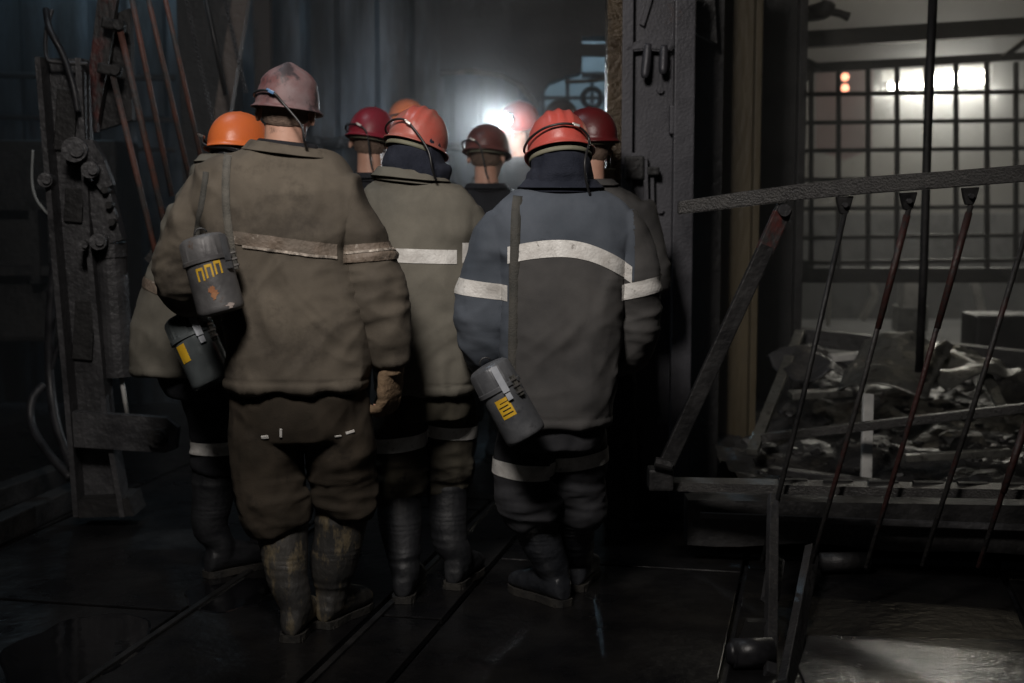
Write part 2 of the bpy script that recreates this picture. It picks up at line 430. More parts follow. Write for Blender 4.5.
# cables and hoses at the far left
def hose(pts, r, m, label, name='hose', cat='hose'):
    b = NB(); s = [V(q) for q in spline([tuple(at(*p)) for p in pts], 8)]; tube(b, s, r, 10); tag(link(name, b, m, smooth=True), label, cat)
hose([(33, 150, 5.9), (32, 180, 5.9), (36, 198, 5.9), (46, 212, 5.9), (54, 219, 5.95)], .006, M_CORD, 'thin pale cord looping beside the left post', 'cord', 'cord')
hose([(46, 10, 6.0), (50, 30, 5.9), (63, 55, 5.88), (73, 85, 5.85), (78, 112, 5.85)], .014, M_RUBBER, 'black cable dropping over the top of the left post', 'cable', 'cable')
hose([(52, 10, 6.0), (46, 34, 5.95), (47, 58, 5.9), (58, 62, 5.9), (88, 64, 5.9)], .009, M_STEEL, 'grey cable curling round the top of the left post', 'cable', 'cable')
hose([(55, 260, 6.3), (50, 320, 6.3), (50, 380, 6.3), (58, 430, 6.2), (74, 470, 6.1)], .022, M_RUBBER, 'long black hose falling left of the post')
hose([(44, 385, 6.4), (32, 400, 6.35), (32, 425, 6.3), (46, 450, 6.2), (70, 478, 6.1)], .020, M_RUBBER, 'black hose in a short loop near the foot of the left post')
hose([(48, 290, 6.4), (62, 325, 6.3), (57, 350, 6.3), (50, 372, 6.3)], .012, M_RUBBER, 'thin black hose bulging left of the hydraulic cylinder')
# dark machinery racks on the far left wall
for i, (y, h, lab) in enumerate(((74, 6, 'upper dark pipe along the far left wall'), (116, 5, 'middle dark pipe along the far left wall'), (146, 4, 'lower dark pipe along the far left wall'))):
    b = NB(); tube(b, [at(-80, y, 8.4), at(175, y + 4, 8.4)], m_px(h / 2, 8.4) * 1.1, 14); tag(link('wall_pipe', b, M_STEEL, smooth=True), lab, 'pipe')
b = NB()
box(b, at(15, 240, 8.0), (1.3, .5, 1.1), None, .03); box(b, at(10, 205, 7.7), (.9, .2, .05)); box(b, at(22, 270, 7.72), (.9, .2, .05)); box(b, at(-8, 236, 7.7), (.05, .2, .5)); box(b, at(40, 236, 7.7), (.05, .2, .5))
tag(link('machine_housing', b, M_STEELD), 'dark machine housing in the gloom at the far left', 'machine')
for (a, c, lab) in (((-40, 522), (78, 478), 'rusty steel beam lying nearest the wall at the far left floor'), ((-40, 560), (86, 500), 'dark steel beam lying in front at the far left floor')):
    p, q = fl(*a), fl(*c)
    b = NB(); bar(b, p + V((0, 0, .05)), q + V((0, 0, .05)), .09, .10, bev=.008); tag(link('floor_beam', b, M_STEELD), lab, 'beam')
# conduit along the sheet wall
b = NB(); tube(b, [at(305, 141, 9.2), at(470, 147, 9.2)], .026, 14)
for x in (318, 340, 430): disc(b, at(x, 142, 9.2), (1, 0, 0), .036, .05, 16)
tag(link('wall_conduit', b, M_STEEL, smooth=True), 'horizontal conduit on the wet sheet wall behind the helmets', 'pipe')
# ================================================================ centre: cage hood and screen
def cage_hood():
    Y = 8.9
    root = empty('cage_hood', at(545, 90, Y)); tag(root, 'dark curved steel hood over the headlamp at the cage mouth', 'hood')
    pl = [at(x, y, Y) for x, y in ((440, -40), (612, -40), (612, 36), (582, 36), (582, 72), (566, 76), (550, 82), (543, 92), (538, 108), (520, 84), (500, 74), (470, 70), (440, 72))]
    b = NB(); prism(b, pl, (0, .35, 0)); link('hood_plate', b, M_STEELD, root)
    for (y0, y1) in ((43.5, 56), (72, 77)):
        b = NB(); prism(b, [at(582, y0, Y), at(612, y0, Y), at(612, y1, Y), at(582, y1, Y)], (0, .08, 0)); link('hood_slat', b, M_STEELD, root)
    b = NB(); pts = [at(x, y, Y - .03) for x, y in ((440, 73), (470, 71), (500, 75), (520, 85), (538, 108))]
    tube(b, pts, .02, 8); link('hood_lip', b, M_RUSTY, root, smooth=True)
    b = NB(); tube(b, [at(565, 82, Y - .03), at(590, 81, Y - .03), at(612, 78, Y - .03)], .012, 8); link('hood_rim', b, M_RUSTY, root, smooth=True)
cage_hood()
def grille(name, label, xs, ys, Y, r, x0, x1, y0, y1, frame=None, slope=0.0, mat=M_MESH):
    root = empty(name, at((x0 + x1) / 2, y1, Y)); tag(root, label, 'screen')
    for x in xs:
        b = NB(); bar(b, at(x, y0, Y), at(x, y1, Y), m_px(r, Y), .03, up=V((0, 1, 0))); link('upright_bar', b, mat, root)
    for y in ys:
        b = NB(); bar(b, at(x0, y, Y - .015), at(x1, y + slope * (x1 - x0), Y - .015), .03, m_px(r, Y)); link('cross_bar', b, mat, root)
    for fr in frame or []:
        b = NB(); prism(b, [at(*p, Y - .05) for p in fr], (0, .07, 0)); link('frame_beam', b, mat, root)
    return root
grille('window_grille', 'small dark grille against blue light, between headlamp and steel post', (543, 567.5, 592), (98, 126, 155), 9.15, 3.4, 536, 612, 74, 200, mat=M_MESH)
b = NB(); tube(b, [at(592, 98, 8.6) + V((.055 * math.cos(t), 0, .055 * math.sin(t))) for t in [2 * PI * i / 24 for i in range(25)]], .016, 10, cap=False)
tag(link('iron_ring', b, M_STEELD, smooth=True), 'dark iron ring hanging before the small blue-lit grille', 'ring')
# ================================================================ right-hand gate post and columns
def right_post():
    Y = 6.15
    root = empty('steel_gate_post', V((at(648, 0, Y).x, Y, 0)))
    tag(root, 'massive blue-grey steel gate post with a wet rusty edge, right of the crowd', 'post')
    def slab(x0, x1, y0, y1, Yf, depth, m, nm, bev=0):
        b = NB(); a, c = at(x0, y0, Yf), at(x1, y1, Yf)
        z1 = a.z; z0 = max(c.z, 0.0)
        box(b, ((a.x + c.x) / 2, Yf + depth / 2, (z0 + z1) / 2), (c.x - a.x, depth, z1 - z0), None, bev); return link(nm, b, m, root)
    slab(625, 680, -30, 520, Y, .10, M_STEELB, 'post_web', .006)
    slab(608, 625, -30, 520, Y - .05, .16, M_RUSTY, 'rusty_edge_angle', .006)['label'] = 'wet rusty brown edge angle'
    slab(676, 689, -30, 520, Y - .07, .17, M_STEELB, 'post_flange', .005)
    slab(623, 629, -30, 520, Y - .06, .10, M_STEELB, 'post_flange', .003)
    slab(611, 640, 440, 520, Y - .12, .15, M_STEELD, 'foot_block', .01)
    # cast lug with two hanging fingers
    b = NB(); prism(b, [at(623, 46, Y - .06), at(640, 40, Y - .06), at(656, 32, Y - .06), at(672, 40, Y - .06), at(676, 46, Y - .06), at(670, 52, Y - .06), at(646, 50, Y - .06), at(625, 52, Y - .06)], (0, .07, 0))
    bmesh.ops.bevel(b, geom=b.edges[:], offset=.008, segments=2, affect='EDGES'); link('cast_lug', b, M_STEELB, root)
    for x0, x1, ya, yb in ((648, 645, 44, 78), (664, 663, 46, 74)):
        b = NB(); tubes(b, [(at(x0, ya, Y - .05), m_px(4, Y)), (at((x0 + x1) / 2, (ya + yb) / 2, Y - .06), m_px(4.6, Y)), (at(x1, yb - 4, Y - .07), m_px(4.2, Y)), (at(x1, yb, Y - .07), m_px(2.5, Y))], 14)
        link('lug_finger', b, M_STEELB, root, smooth=True)
    # small latch frame lower down
    for (p, q, w) in (((624, 155), (646, 157), .025), ((645, 157), (647, 240), .018), ((652, 178), (653, 238), .014)):
        b = NB(); bar(b, at(*p, Y - .05), at(*q, Y - .05), w, w, up=V((0, 1, 0))); link('latch_frame_bar', b, M_STEELB, root)
    b = NB(); box(b, at(634, 168, Y - .04), (.085, .07, .10), None, .01); box(b, at(653, 171, Y - .05), (.05, .06, .035), None, .006); link('latch_block', b, M_STEELD, root)
    b = NB(); box(b, at(674, 120, Y - .03), (.04, .05, .12), None, .006); link('side_clip', b, M_STEELB, root)
    for y in (90, 210, 330, 420):
        b = NB(); disc(b, at(660, y, Y - .01), (0, -1, 0), .016, .03, 6); link('post_bolt', b, M_STEELB, root)
    b = NB(); prism(b, [at(655, -30, Y - .03), at(661, -30, Y - .03), at(644, 26, Y - .03), at(640, 24, Y - .03)], (0, .03, 0)); link('weld_strip', b, M_STEELB, root)
right_post()
b = NB(); box(b, at(607, 177, 5.95), (.075, .06, .07), None, .008)
bar(b, at(602, 167, 5.95), at(602, 150, 5.95), .012, .012, up=V((0, 1, 0))); bar(b, at(612, 167, 5.95), at(612, 150, 5.95), .012, .012, up=V((0, 1, 0)))
tag(link('latch_box', b, M_OCHRE), 'small olive-brown latch box on the rusty edge of the right post', 'latch')
b = NB(); tube(b, [at(590, 138, 5.82), at(607, 137, 5.85)], .014, 12); disc(b, at(590, 138, 5.82), (1, 0, 0), .018, .02, 16)
tag(link('latch_pin', b, M_STEEL, smooth=True), 'horizontal steel pin beside the deep red helmet', 'pin')
def column(name, x0, x1, Y, ybot, m, label, flange=True):
    root = empty(name, V((at((x0 + x1) / 2, 0, Y).x, Y, 0))); tag(root, label, 'column')
    a, c = at(x0, -40, Y), at(x1, ybot, Y); w = c.x - a.x; xm = (a.x + c.x) / 2; h = a.z
    zb = 0.0
    b = NB(); box(b, (xm, Y + .03, (h + zb) / 2), (w * .8, .02, h - zb)); link('column_web', b, m, root)
    for s in (-1, 1):
        b = NB(); box(b, (xm + s * w * .42, Y, (h + zb) / 2), (w * .15, .12, h - zb), None, .004); link('column_flange', b, m, root)
    b = NB(); box(b, (xm, Y, c.z), (w * 1.25, .22, .05), None, .006); link('base_plate', b, M_STEELD, root)
    return root
column('steel_column', 718, 753, 6.9, 458, M_OCHRE, 'ochre-brown painted steel column with base plate behind the red strut')
column('steel_column', 755, 797, 7.6, 440, M_STEELD, 'wide dark steel column at the left edge of the wire screen')
b = NB(); a, c = at(689, -40, 6.6), at(718, 470, 6.6); box(b, ((a.x + c.x) / 2, 6.65, a.z / 2), (c.x - a.x, .04, a.z)); tag(link('steel_sheet', b, M_STEELD), 'black steel sheet between the blue-grey post and ochre column', 'sheet')
# a torn scrap of belting at the top of the gap
b = NB(); prism(b, [at(690, -20, 6.5), at(712, -20, 6.5), at(716, 42, 6.5), at(700, 34, 6.5), at(690, 28, 6.5)], (0, .05, 0)); displace(b, lambda p, n: .01)
tag(link('rubber_flap', b, M_RUB), 'torn dark flap at the top between post and ochre column', 'flap')
# ================================================================ right: barrier gate (railing)
def right_gate():
    root = empty('barrier_gate', at(735, 486, 5.0)); tag(root, 'closed barrier gate with heavy top rail, leaning rods and red diagonal strut', 'gate')
    YL, YR = 5.15, 4.65
    def YY(x): return YL + (YR - YL) * (x - 678) / (1024 - 678)
    b = NB()
    pts = [(678, 208, 13), (740, 199.5, 15), (800, 192, 16), (870, 185, 17), (940, 180, 17), (1040, 172, 17)]
    rings = []
    for x, y, h in pts:
        c = at(x, y, YY(x)); hh = m_px(h, YY(x)) / 2
        rings.append([c + V((0, dy, dz)) for dy, dz in ((-.02, -hh), (.02, -hh), (.02, hh), (-.02, hh))])
    loft(b, rings); bmesh.ops.recalc_face_normals(b, faces=b.faces)
    bmesh.ops.bevel(b, geom=b.edges[:], offset=.004, segments=2, affect='EDGES')
    link('top_rail', b, M_RAIL, root)
    b = NB(); rings = []
    for x, y in ((666, 483.5), (780, 486), (900, 489), (1040, 491)):
        c = at(x, y, YY(x)); rings.append([c + V((0, dy, dz)) for dy, dz in ((-.03, -.022), (.075, -.022), (.075, .010), (-.03, .010))])
    loft(b, rings); bmesh.ops.recalc_face_normals(b, faces=b.faces); link('bottom_rail', b, M_RAIL, root)
    for i in range(6):
        x = 775 + i * 45; b = NB(); box(b, at(x + 18, 480.5 + i * .9, YY(x) + .02) , (.10, .035, .012), Matrix.Rotation(-.08, 3, 'Z')); link('rail_slot', b, M_CABLEX, root)
    rods = [((845, 212), (762, 562)), ((909, 208), (812, 563)), ((971, 205), (866, 568)), ((1037, 196), (922, 566)), ((1098, 190), (978, 568))]
    for k, (p, q) in enumerate(rods):
        b = NB(); tube(b, [at(*p, YY(p[0])), at(p[0] * .5 + q[0] * .5 + 2, p[1] * .5 + q[1] * .5, YY(p[0])), at(*q, YY(p[0]) + .02)], [.0095, .0095, .0085], 12)
        if k == 0: m = M_STEELD
        else: m = M_RODR
        rd = link('rod', b, m, root, smooth=True)
        if k in (1, 2, 4):
            f0, f1 = (.02, .34) if k < 4 else (.62, .80)
            def lp(f): return at(p[0] + (q[0] - p[0]) * f + 8 * f * (1 - f), p[1] + (q[1] - p[1]) * f, YY(p[0]))
            b = NB(); tube(b, [lp(f0), lp((f0 + f1) / 2), lp(f1)], [.0125, .0125, .011], 12); link('red_sleeve', b, M_REDR2, rd, smooth=True)
    for (x, y) in ((845, 201), (909, 197), (971, 192)):
        Yq = YY(x) - .01; b = NB(); prism(b, [at(x - 8, y - 4, Yq), at(x + 9, y - 5, Yq), at(x + 6, y + 6, Yq), at(x + 3, y + 13, Yq), at(x - 4, y + 13, Yq), at(x - 6, y + 6, Yq)], (0, .03, 0))
        bmesh.ops.bevel(b, geom=b.edges[:], offset=.003, segments=1, affect='EDGES')
        l = link('rod_lug', b, M_STEELD, root); b = NB(); disc(b, at(x, y + 4, Yq - .01), (0, -1, 0), .009, .02, 6); link('lug_bolt', b, M_STEEL, l)
    # the red strut
    b = NB(); bar(b, at(785, 206, 5.02), at(660, 478, 5.10), .058, .035, up=V((0, 1, 0)), bev=.005); st = link('diagonal_strut', b, M_STEELD, root); st['label'] = 'diagonal strut with worn red paint near the top'
    b = NB(); bar(b, at(782, 212.5, 5.02), at(764, 252, 5.035), .0605, .0375, up=V((0, 1, 0)), bev=.005); link('red_paint_band', b, M_RED, st)
    b = NB(); disc(b, at(784, 210, 4.99), (0, -1, 0), .022, .03, 16); link('strut_bolt', b, M_STEEL, st)
    b = NB(); tube(b, [at(655, 462, 5.04), at(672, 466, 5.04)], .020, 14); box(b, at(660, 478, 5.1), (.09, .09, .08), None, .01); link('strut_foot', b, M_STEELD, root)
M_RODR = pbr('dark_rod_red_traces', (.020, .019, .019), (.036, .034, .033), (.05, .020, .018), scale=8, rough=(.4, .6), bump=.5, bscale=60, spot=(.50, .56), spotscale=3.2)
M_REDR2 = pbr('dull_red_rod_paint', (.055, .018, .015), (.035, .018, .016), (.03, .026, .026), scale=14, rough=(.4, .6), bump=.4, bscale=60, spot=(.5, .58))
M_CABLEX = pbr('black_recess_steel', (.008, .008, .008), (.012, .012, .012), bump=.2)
right_gate()
b = NB(); tube(b, [at(934, -25, 6.3), at(928, 120, 6.3), at(924, 260, 6.3), at(919, 372, 6.3)], [m_px(4.6, 6.3), m_px(4.4, 6.3), m_px(4.2, 6.3), m_px(4.2, 6.3)], 14)
displace(b, lambda p, n: .0)
tag(link('hoist_rope', b, M_STEELD, smooth=True), 'thick dark vertical rope hanging in front of the wire screen', 'rope')
# support leg, leaning plank, roller
b = NB(); bar(b, at(773, 497, 4.95), fl(770, 676), .034, .03, up=V((0, 1, 0)), bev=.004); bar(b, at(776, 560, 4.72), at(770, 600, 4.5), .045, .04, up=V((0, 1, 0)))
tag(link('support_leg', b, M_STEEL), 'narrow steel leg under the barrier gate, left of the leaning plank', 'leg')
b = NB(); bar(b, at(812, 552, 5.05), fl(786, 690), .065, .03, up=V((0, 1, 0)), bev=.004)
tag(link('leaning_plank', b, M_STEEL), 'flat dark bar leaning under the barrier gate, right of the narrow leg', 'bar')
q = fl(748, 668)
b = NB(); tube(b, [q + V((-.05, 0, .045)), q + V((.075, .01, .045))], [.045, .045], 24); tube(b, [q + V((-.065, 0, .045)), q + V((-.04, 0, .045))], [.028, .045], 24)
tag(link('roller', b, M_RUBBER, smooth=True), 'black roller on the floor at the foot of the narrow leg', 'roller')
b = NB(); prism(b, [at(748, 622, 4.3), at(770, 622, 4.3), at(770, 654, 4.3), at(738, 654, 4.3)], (0, .04, 0)); tag(link('roller_bracket', b, M_CABLEX), 'small black bracket plate over the floor roller', 'bracket')
# platform edge beams
b = NB(); rings = []
for i in range(15):
    x = 688 + i * 26
    Y = 5.35 - .25 * i / 14
    zt = at(x, 500 + 6 * i / 14, Y).z; zb = at(x, 545 + 9 * sstep(4, 12, i) + 2 * math.sin(i), Y).z
    xx = at(x, 500, Y).x
    rings.append([V((xx, Y, zb)), V((xx, Y + .12, zb)), V((xx, Y + .12, zt)), V((xx, Y, zt))])
loft(b, rings); bmesh.ops.recalc_face_normals(b, faces=b.faces)
tag(link('edge_beam', b, M_STEELD), 'heavy dark beam along the platform edge below the barrier gate', 'beam')
b = NB(); bar(b, at(690, 497, 5.55), at(1040, 518, 5.4), .10, .035); bar(b, at(700, 515, 5.3), at(1040, 528, 5.06), .02, .02)
tag(link('edge_strip', b, M_STEEL), 'thin steel strip lying on top of the platform edge beam', 'strip')
b = NB(); box(b, fl(728, 552) + V((0, .1, .065)), (.24, .14, .09), Matrix.Rotation(-.15, 3, 'Z'), .008); tag(link('timber_block', b, M_WOOD), 'brown timber block under the left end of the edge beam', 'block')
b = NB(); tube(b, [fl(820, 575) + V((0, 0, .05)), fl(868, 574) + V((0, 0, .05))], .035, 16); tag(link('floor_pipe', b, M_STEELD, smooth=True), 'short dark pipe on the floor under the edge beam', 'pipe')
b = NB(); c = fl(945, 664); box(b, (c.x + .12, c.y - .05, .004), (1.15, .55, .008), Matrix.Rotation(-.06, 3, 'Z'), .002); tag(link('glint_sheet', b, M_PLATE2), 'rippled wet sheet added for the lamp reflection on the floor at bottom right', 'sheet')  # added where the fluorescent lamp mirrors in the wet floor
# ================================================================ debris platform
def debris():
    # heaped coal and rubble: a rough ground, one uncountable mass
    b = NB(); nx, ny = 90, 80
    x0, x1, y0, y1 = .95, 4.6, 5.45, 8.7
    vs = [[None] * (ny + 1) for _ in range(nx + 1)]
    for i in range(nx + 1):
        for j in range(ny + 1):
            x = x0 + (x1 - x0) * i / nx; y = y0 + (y1 - y0) * j / ny
            z = .20 + .16 * sstep(6.2, 8.4, y) + .07 * noise.noise(V((x * 1.8, y * 1.8, 0))) + .05 * noise.noise(V((x * 6, y * 6, 3))) + .03 * abs(noise.noise(V((x * 15, y * 15, 5))))
            vs[i][j] = b.verts.new((x, y, z))
    for i in range(nx):
        for j in range(ny): b.faces.new((vs[i][j], vs[i + 1][j], vs[i + 1][j + 1], vs[i][j + 1]))
    r = random.Random(5)
    for k in range(420):
        x = r.uniform(x0 + .05, x1 - .05); y = r.uniform(y0 + .05, y1 - .05); s = r.uniform(.015, .055)
        z = .21 + .16 * sstep(6.2, 8.4, y) + .07 * noise.noise(V((x * 1.8, y * 1.8, 0)))
        rr = bmesh.ops.create_icosphere(b, subdivisions=1, radius=s)
        for v in rr['verts']: v.co = V((v.co.x * r.uniform(.7, 1.4), v.co.y * r.uniform(.7, 1.4), v.co.z * r.uniform(.4, .8))) + V((x, y, z))
    tag(link('coal_rubble', b, M_RUB), 'dark wet coal rubble heaped behind the barrier gate', 'rubble', kind='stuff')
debris()
def beam3(p, q, w, h, m, label, name='scrap_beam', cat='beam', lip=None):
    b = NB(); bar(b, p, q, w, h, bev=.004)
    if lip: bar(b, V(p) + V((0, -.02, h / 2 + .004)), V(q) + V((0, -.02, h / 2 + .004)), w * .9, .012)
    return tag(link(name, b, m), label, cat)
beam3(at(762, 438, 5.9), at(1040, 406, 5.5), .05, .035, M_RAIL, 'bright-topped steel beam slanting up to the right behind the rods')
beam3(at(800, 336, 7.4), at(1045, 362, 7.0), .10, .09, M_STEELD, 'dark channel beam across the rubble in front of the pale posts')
beam3(at(806, 331, 7.45), at(1045, 354, 7.05), .05, .02, M_WHITEP, 'added pale strip for the lit top of the dark channel beam', 'scrap_strip', 'strip')  # light along the beam's top edge, put in as a pale strip
beam3(at(752, 452, 6.1), at(800, 332, 7.3), .05, .03, M_SHEET, 'pale bar rising from the ochre column foot to the rubble top', 'scrap_bar', 'bar')
beam3(at(868, 394, 6.0), at(866, 478, 5.9), .045, .03, M_WHITEP, 'short pale upright post behind the third leaning rod', 'scrap_post', 'post')
beam3(at(985, 372, 6.6), at(1002, 408, 6.2), .05, .02, M_SHEET, 'short pale strip on the rubble at right', 'scrap_strip', 'strip')
beam3(at(770, 470, 5.8), at(880, 484, 5.6), .06, .03, M_STEELD, 'dark bar lying low behind the bottom rail', 'scrap_bar', 'bar')
beam3(at(790, 395, 6.5), at(850, 392, 6.5), .12, .03, M_SHEET, 'flat pale scrap plate lying left in the rubble', 'scrap_plate', 'plate')
beam3(at(905, 458, 5.8), at(1010, 452, 5.8), .05, .03, M_SHEET, 'thin pale scrap lying right in the rubble', 'scrap_strip', 'strip')
beam3(at(830, 358, 7.0), at(895, 352, 7.0), .10, .03, M_WHITEP, 'pale scrap plate on top of the rubble left of the rope', 'scrap_plate', 'plate')
def rubble_sheet(cx, cy, Y, w, d, yaw, label, tilt=.5, seed=0, m=M_SHEET, sag=.05):
    b = NB(); n = 26; g = []
    R = Matrix.Rotation(yaw, 3, 'Z') @ Matrix.Rotation(tilt, 3, 'X')
    c = at(cx, cy, Y)
    for i in range(n + 1):
        row = []
        for j in range(n + 1):
            x = (i / n - .5) * w; y = (j / n - .5) * d
            z = sag * math.cos(x / w * PI) + .035 * ridge(V((x, y, seed)), 5, 5, 1, seed)
            row.append(b.verts.new(c + R @ V((x, y, z))))
        g.append(row)
    for i in range(n):
        for j in range(n): b.faces.new((g[i][j], g[i + 1][j], g[i + 1][j + 1], g[i][j + 1]))
    o = link('crumpled_sheet', b, m, smooth=True, solid=.006); tag(o, label, 'sheet')
rubble_sheet(895, 372, 6.6, .42, .55, -.5, 'crumpled galvanised sheet shining left of the rope', .35, 3)
rubble_sheet(960, 372, 6.7, .55, .5, .4, 'crumpled dull sheet lying right of the rope', .15, 8, M_SHEET)
rubble_sheet(815, 372, 6.9, .35, .4, .2, 'small dark crumpled sheet at the left of the rubble', .2, 12, M_STEEL)
# pale posts and blocks behind the screen
def bent(pts, Y, w, label, m=M_WHITEP):
    b = NB()
    for p, q in zip(pts, pts[1:]): bar(b, at(*p, Y), at(*q, Y), m_px(w, Y), .05, up=V((0, 1, 0)))
    tag(link('bent_post', b, m), label, 'post')
bent([(871, 280), (875, 296), (862, 320)], 10.0, 6, 'bent pale post under the screen, left of the white block')
bent([(974, 282), (979, 300), (986, 334)], 10.0, 7, 'bent pale post under the screen, right of the white block')
bent([(829, 282), (828, 326)], 10.1, 3, 'thin pale post at the left under the screen')
b = NB(); box(b, at(911, 291, 10.0), (.15, .14, .24), None, .01); tag(link('white_block', b, M_WHITEP), 'white block under the screen, higher of the two', 'block')
b = NB(); box(b, at(910, 318, 10.1), (.22, .16, .18), None, .01); tag(link('white_block', b, M_SHEET), 'grey block below the white one, on the rubble top', 'block')
b = NB(); a = at(795, 340, 8.8); box(b, ((at(790, 0, 8.8).x + 6.0) / 2, 9.9, .20), (6.0 - at(790, 0, 8.8).x, 2.4, .40)); struct('floor_ledge', b, M_CONC)
b = NB(); box(b, at(1010, 335, 8.4), (.5, .3, .26), None, .02); tag(link('dark_crate', b, M_STEELD), 'dark crate under the screen at the right edge', 'crate')
b = NB(); prism(b, [at(780, 290, 7.9), at(792, 300, 7.9), at(806, 345, 7.9), at(806, 360, 7.9), at(776, 360, 7.9)], (0, .3, 0)); displace(b, lambda p, n: .02 * noise.noise(p * 9)); tag(link('dark_rock', b, M_RUB), 'dark rock piled at the foot of the wide dark column', 'rock')
# ================================================================ wire screen of the lit chamber
xs = [811, 838.5, 868, 897, 926, 956, 987, 1016, 1046]
ys = [94.5, 123, 151, 180, 209, 238, 263]
grille('wire_screen', 'large dark wire screen in front of the bright lamp-lit chamber', xs, ys, 8.6, 4.2, 794, 1062, 62, 272,
       frame=[[(790, 64), (1064, 50), (1064, 57), (790, 74)], [(790, 268), (1064, 268), (1064, 283), (790, 283)], [(786, 60), (797, 60), (797, 283), (786, 283)], [(796, 64), (818, 66), (797, 98)], [(796, 250), (812, 270), (796, 272)]], slope=-.012)
b = NB(); prism(b, [at(788, 32, 8.2), at(1060, 15, 8.2), at(1060, 32, 8.2), at(788, 48, 8.2)], (0, .12, 0)); tag(link('cross_beam', b, M_MESH), 'dark beam running above the wire screen', 'beam')
b = NB(); bar(b, at(798, 56, 8.4), at(824, 70, 8.4), .03, .03); tag(link('brace', b, M_MESH), 'small slanting brace at the upper left of the wire screen', 'brace')
b = NB(); bar(b, at(1003, 58, 8.4), at(1034, 34, 8.4), .03, .03); tag(link('brace', b, M_MESH), 'small slanting brace at the upper right of the wire screen', 'brace')
b = NB(); tubes(b, [(at(782, 14, 8.0), .05), (at(805, 14, 8.0), .045), (at(824, 10, 8.0), .05), (at(829, 2, 8.0), .04)], 14); tubes(b, [(at(822, 10, 8.0), .03), (at(838, 13, 8.0), .022), (at(849, 17, 8.0), .026)], 12)
tag(link('pipe_fitting', b, M_MESH, smooth=True), 'dark pipe fitting with a lever above the wire screen', 'fitting')
# fluorescent lamp
def tube_lamp():
    Y = 11.6
    root = empty('fluorescent_lamp', at(935, 78, Y)); tag(root, 'long bright fluorescent lamp on the pale wall behind the screen', 'lamp')
    b = NB(); a, c = at(884, 87, Y), at(987, 80, Y)
    tube(b, [a, c], .024, 16); link('lamp_tube', b, M_TUBE, root, smooth=True)
    b = NB(); a2, c2 = at(925, 77, Y + .1), at(987, 73, Y + .1)
    tube(b, [a2, c2], .020, 16); link('lamp_tube', b, M_TUBE, root, smooth=True)
    b = NB(); bar(b, at(880, 78, Y + .22), at(990, 72, Y + .22), .10, .10); link('lamp_housing', b, M_WHITEP, root)
    for p in (a, c):
        b = NB(); disc(b, p, c - a, .045, .05, 16); link('lamp_holder', b, M_WHITEP, root)
M_TUBE = emit('fluorescent_tube', (1.0, .97, .86), 22)
tube_lamp()
M_ORNG = emit('orange_signal', (1.0, .38, .22), 3)
for (x, y, lab) in ((845, 77, 'upper small orange signal light behind the screen'), (845, 88, 'lower small orange signal light behind the screen')):
    b = NB(); ball(b, at(x, y, 10.5), (.028, .028, .028)); o = link('signal_light', b, M_ORNG, smooth=True); tag(o, lab, 'lamp')
b = NB(); prism(b, [at(816, 62, 11.2), at(874, 70, 11.2), at(872, 150, 11.2), at(845, 160, 11.2), at(816, 150, 11.2)], (0, .04, 0)); tag(link('hanging_tarp', b, M_TARP), 'faded pinkish tarp hanging behind the orange signal lights', 'tarp')
# ================================================================ people
M_SKIN = pbr('skin', (.62, .37, .28), (.50, .27, .19), (.12, .08, .06), scale=9, rough=(.45, .6), bump=.08, bscale=90, spot=(.6, .75))
M_HAIR = pbr('short_hair', (.12, .08, .06), (.20, .14, .105), scale=60, rough=(.7, .9), bump=.6, bscale=300)
M_EYE = pbr('eye_white', (.6, .55, .5), rough=(.15, .2), bump=0)
M_OLIVE = pbr('olive_canvas', (.080, .068, .054), (.150, .128, .100), (.036, .030, .025), scale=3.2, rough=(.78, .95), bump=.14, bscale=260, spot=(.52, .72), spotscale=3.6, spec=.3, wrinkle=.8)
M_OLIVE_T = pbr('dark_olive_trousers', (.027, .022, .016), (.056, .044, .032), (.022, .018, .014), scale=4, rough=(.8, .95), bump=.16, bscale=240, spot=(.56, .72), spec=.25, wrinkle=.8)
M_GREYOL = pbr('grey_olive_canvas', (.100, .094, .078), (.185, .172, .142), (.05, .046, .038), scale=3, rough=(.78, .95), bump=.14, bscale=260, spot=(.6, .76), spotscale=5, spec=.3, wrinkle=.8)
M_GREYOL_T = pbr('green_grey_trousers', (.040, .036, .028), (.074, .066, .048), (.015, .013, .012), scale=5, rough=(.8, .95), bump=.16, bscale=240, spec=.25, wrinkle=.8)
M_BLUE = pbr('blue_workwear', (.060, .072, .090), (.098, .112, .135), (.035, .04, .05), scale=4, rough=(.75, .92), bump=.12, bscale=280, spot=(.6, .76), spec=.3, wrinkle=.8)
M_GREY = pbr('grey_workwear', (.052, .051, .051), (.092, .088, .085), (.04, .04, .04), scale=3.2, rough=(.75, .92), bump=.12, bscale=280, spot=(.6, .76), spec=.3, wrinkle=.8)
M_DARKT = pbr('charcoal_trousers', (.020, .021, .024), (.045, .045, .05), scale=6, rough=(.75, .92), bump=.14, bscale=260, spec=.3, wrinkle=.8)
M_BLACK = pbr('black_cloth', (.012, .013, .016), (.026, .027, .032), scale=8, rough=(.8, .95), bump=.3, bscale=170, spec=.25)
M_NAVY = pbr('navy_knit', (.016, .019, .030), (.034, .038, .054), scale=8, rough=(.85, .95), bump=.4, bscale=220, spec=.2)
M_REFL = pbr('reflective_tape', (.80, .79, .76), (.52, .50, .47), (.16, .14, .12), scale=16, rough=(.35, .55), bump=.25, bscale=120, spot=(.6, .72))
M_REFLD = pbr('dirty_reflective_tape', (.20, .155, .12), (.15, .125, .10), (.42, .37, .32), scale=10, rough=(.5, .8), bump=.6, bscale=70, spot=(.62, .68), spotscale=30)
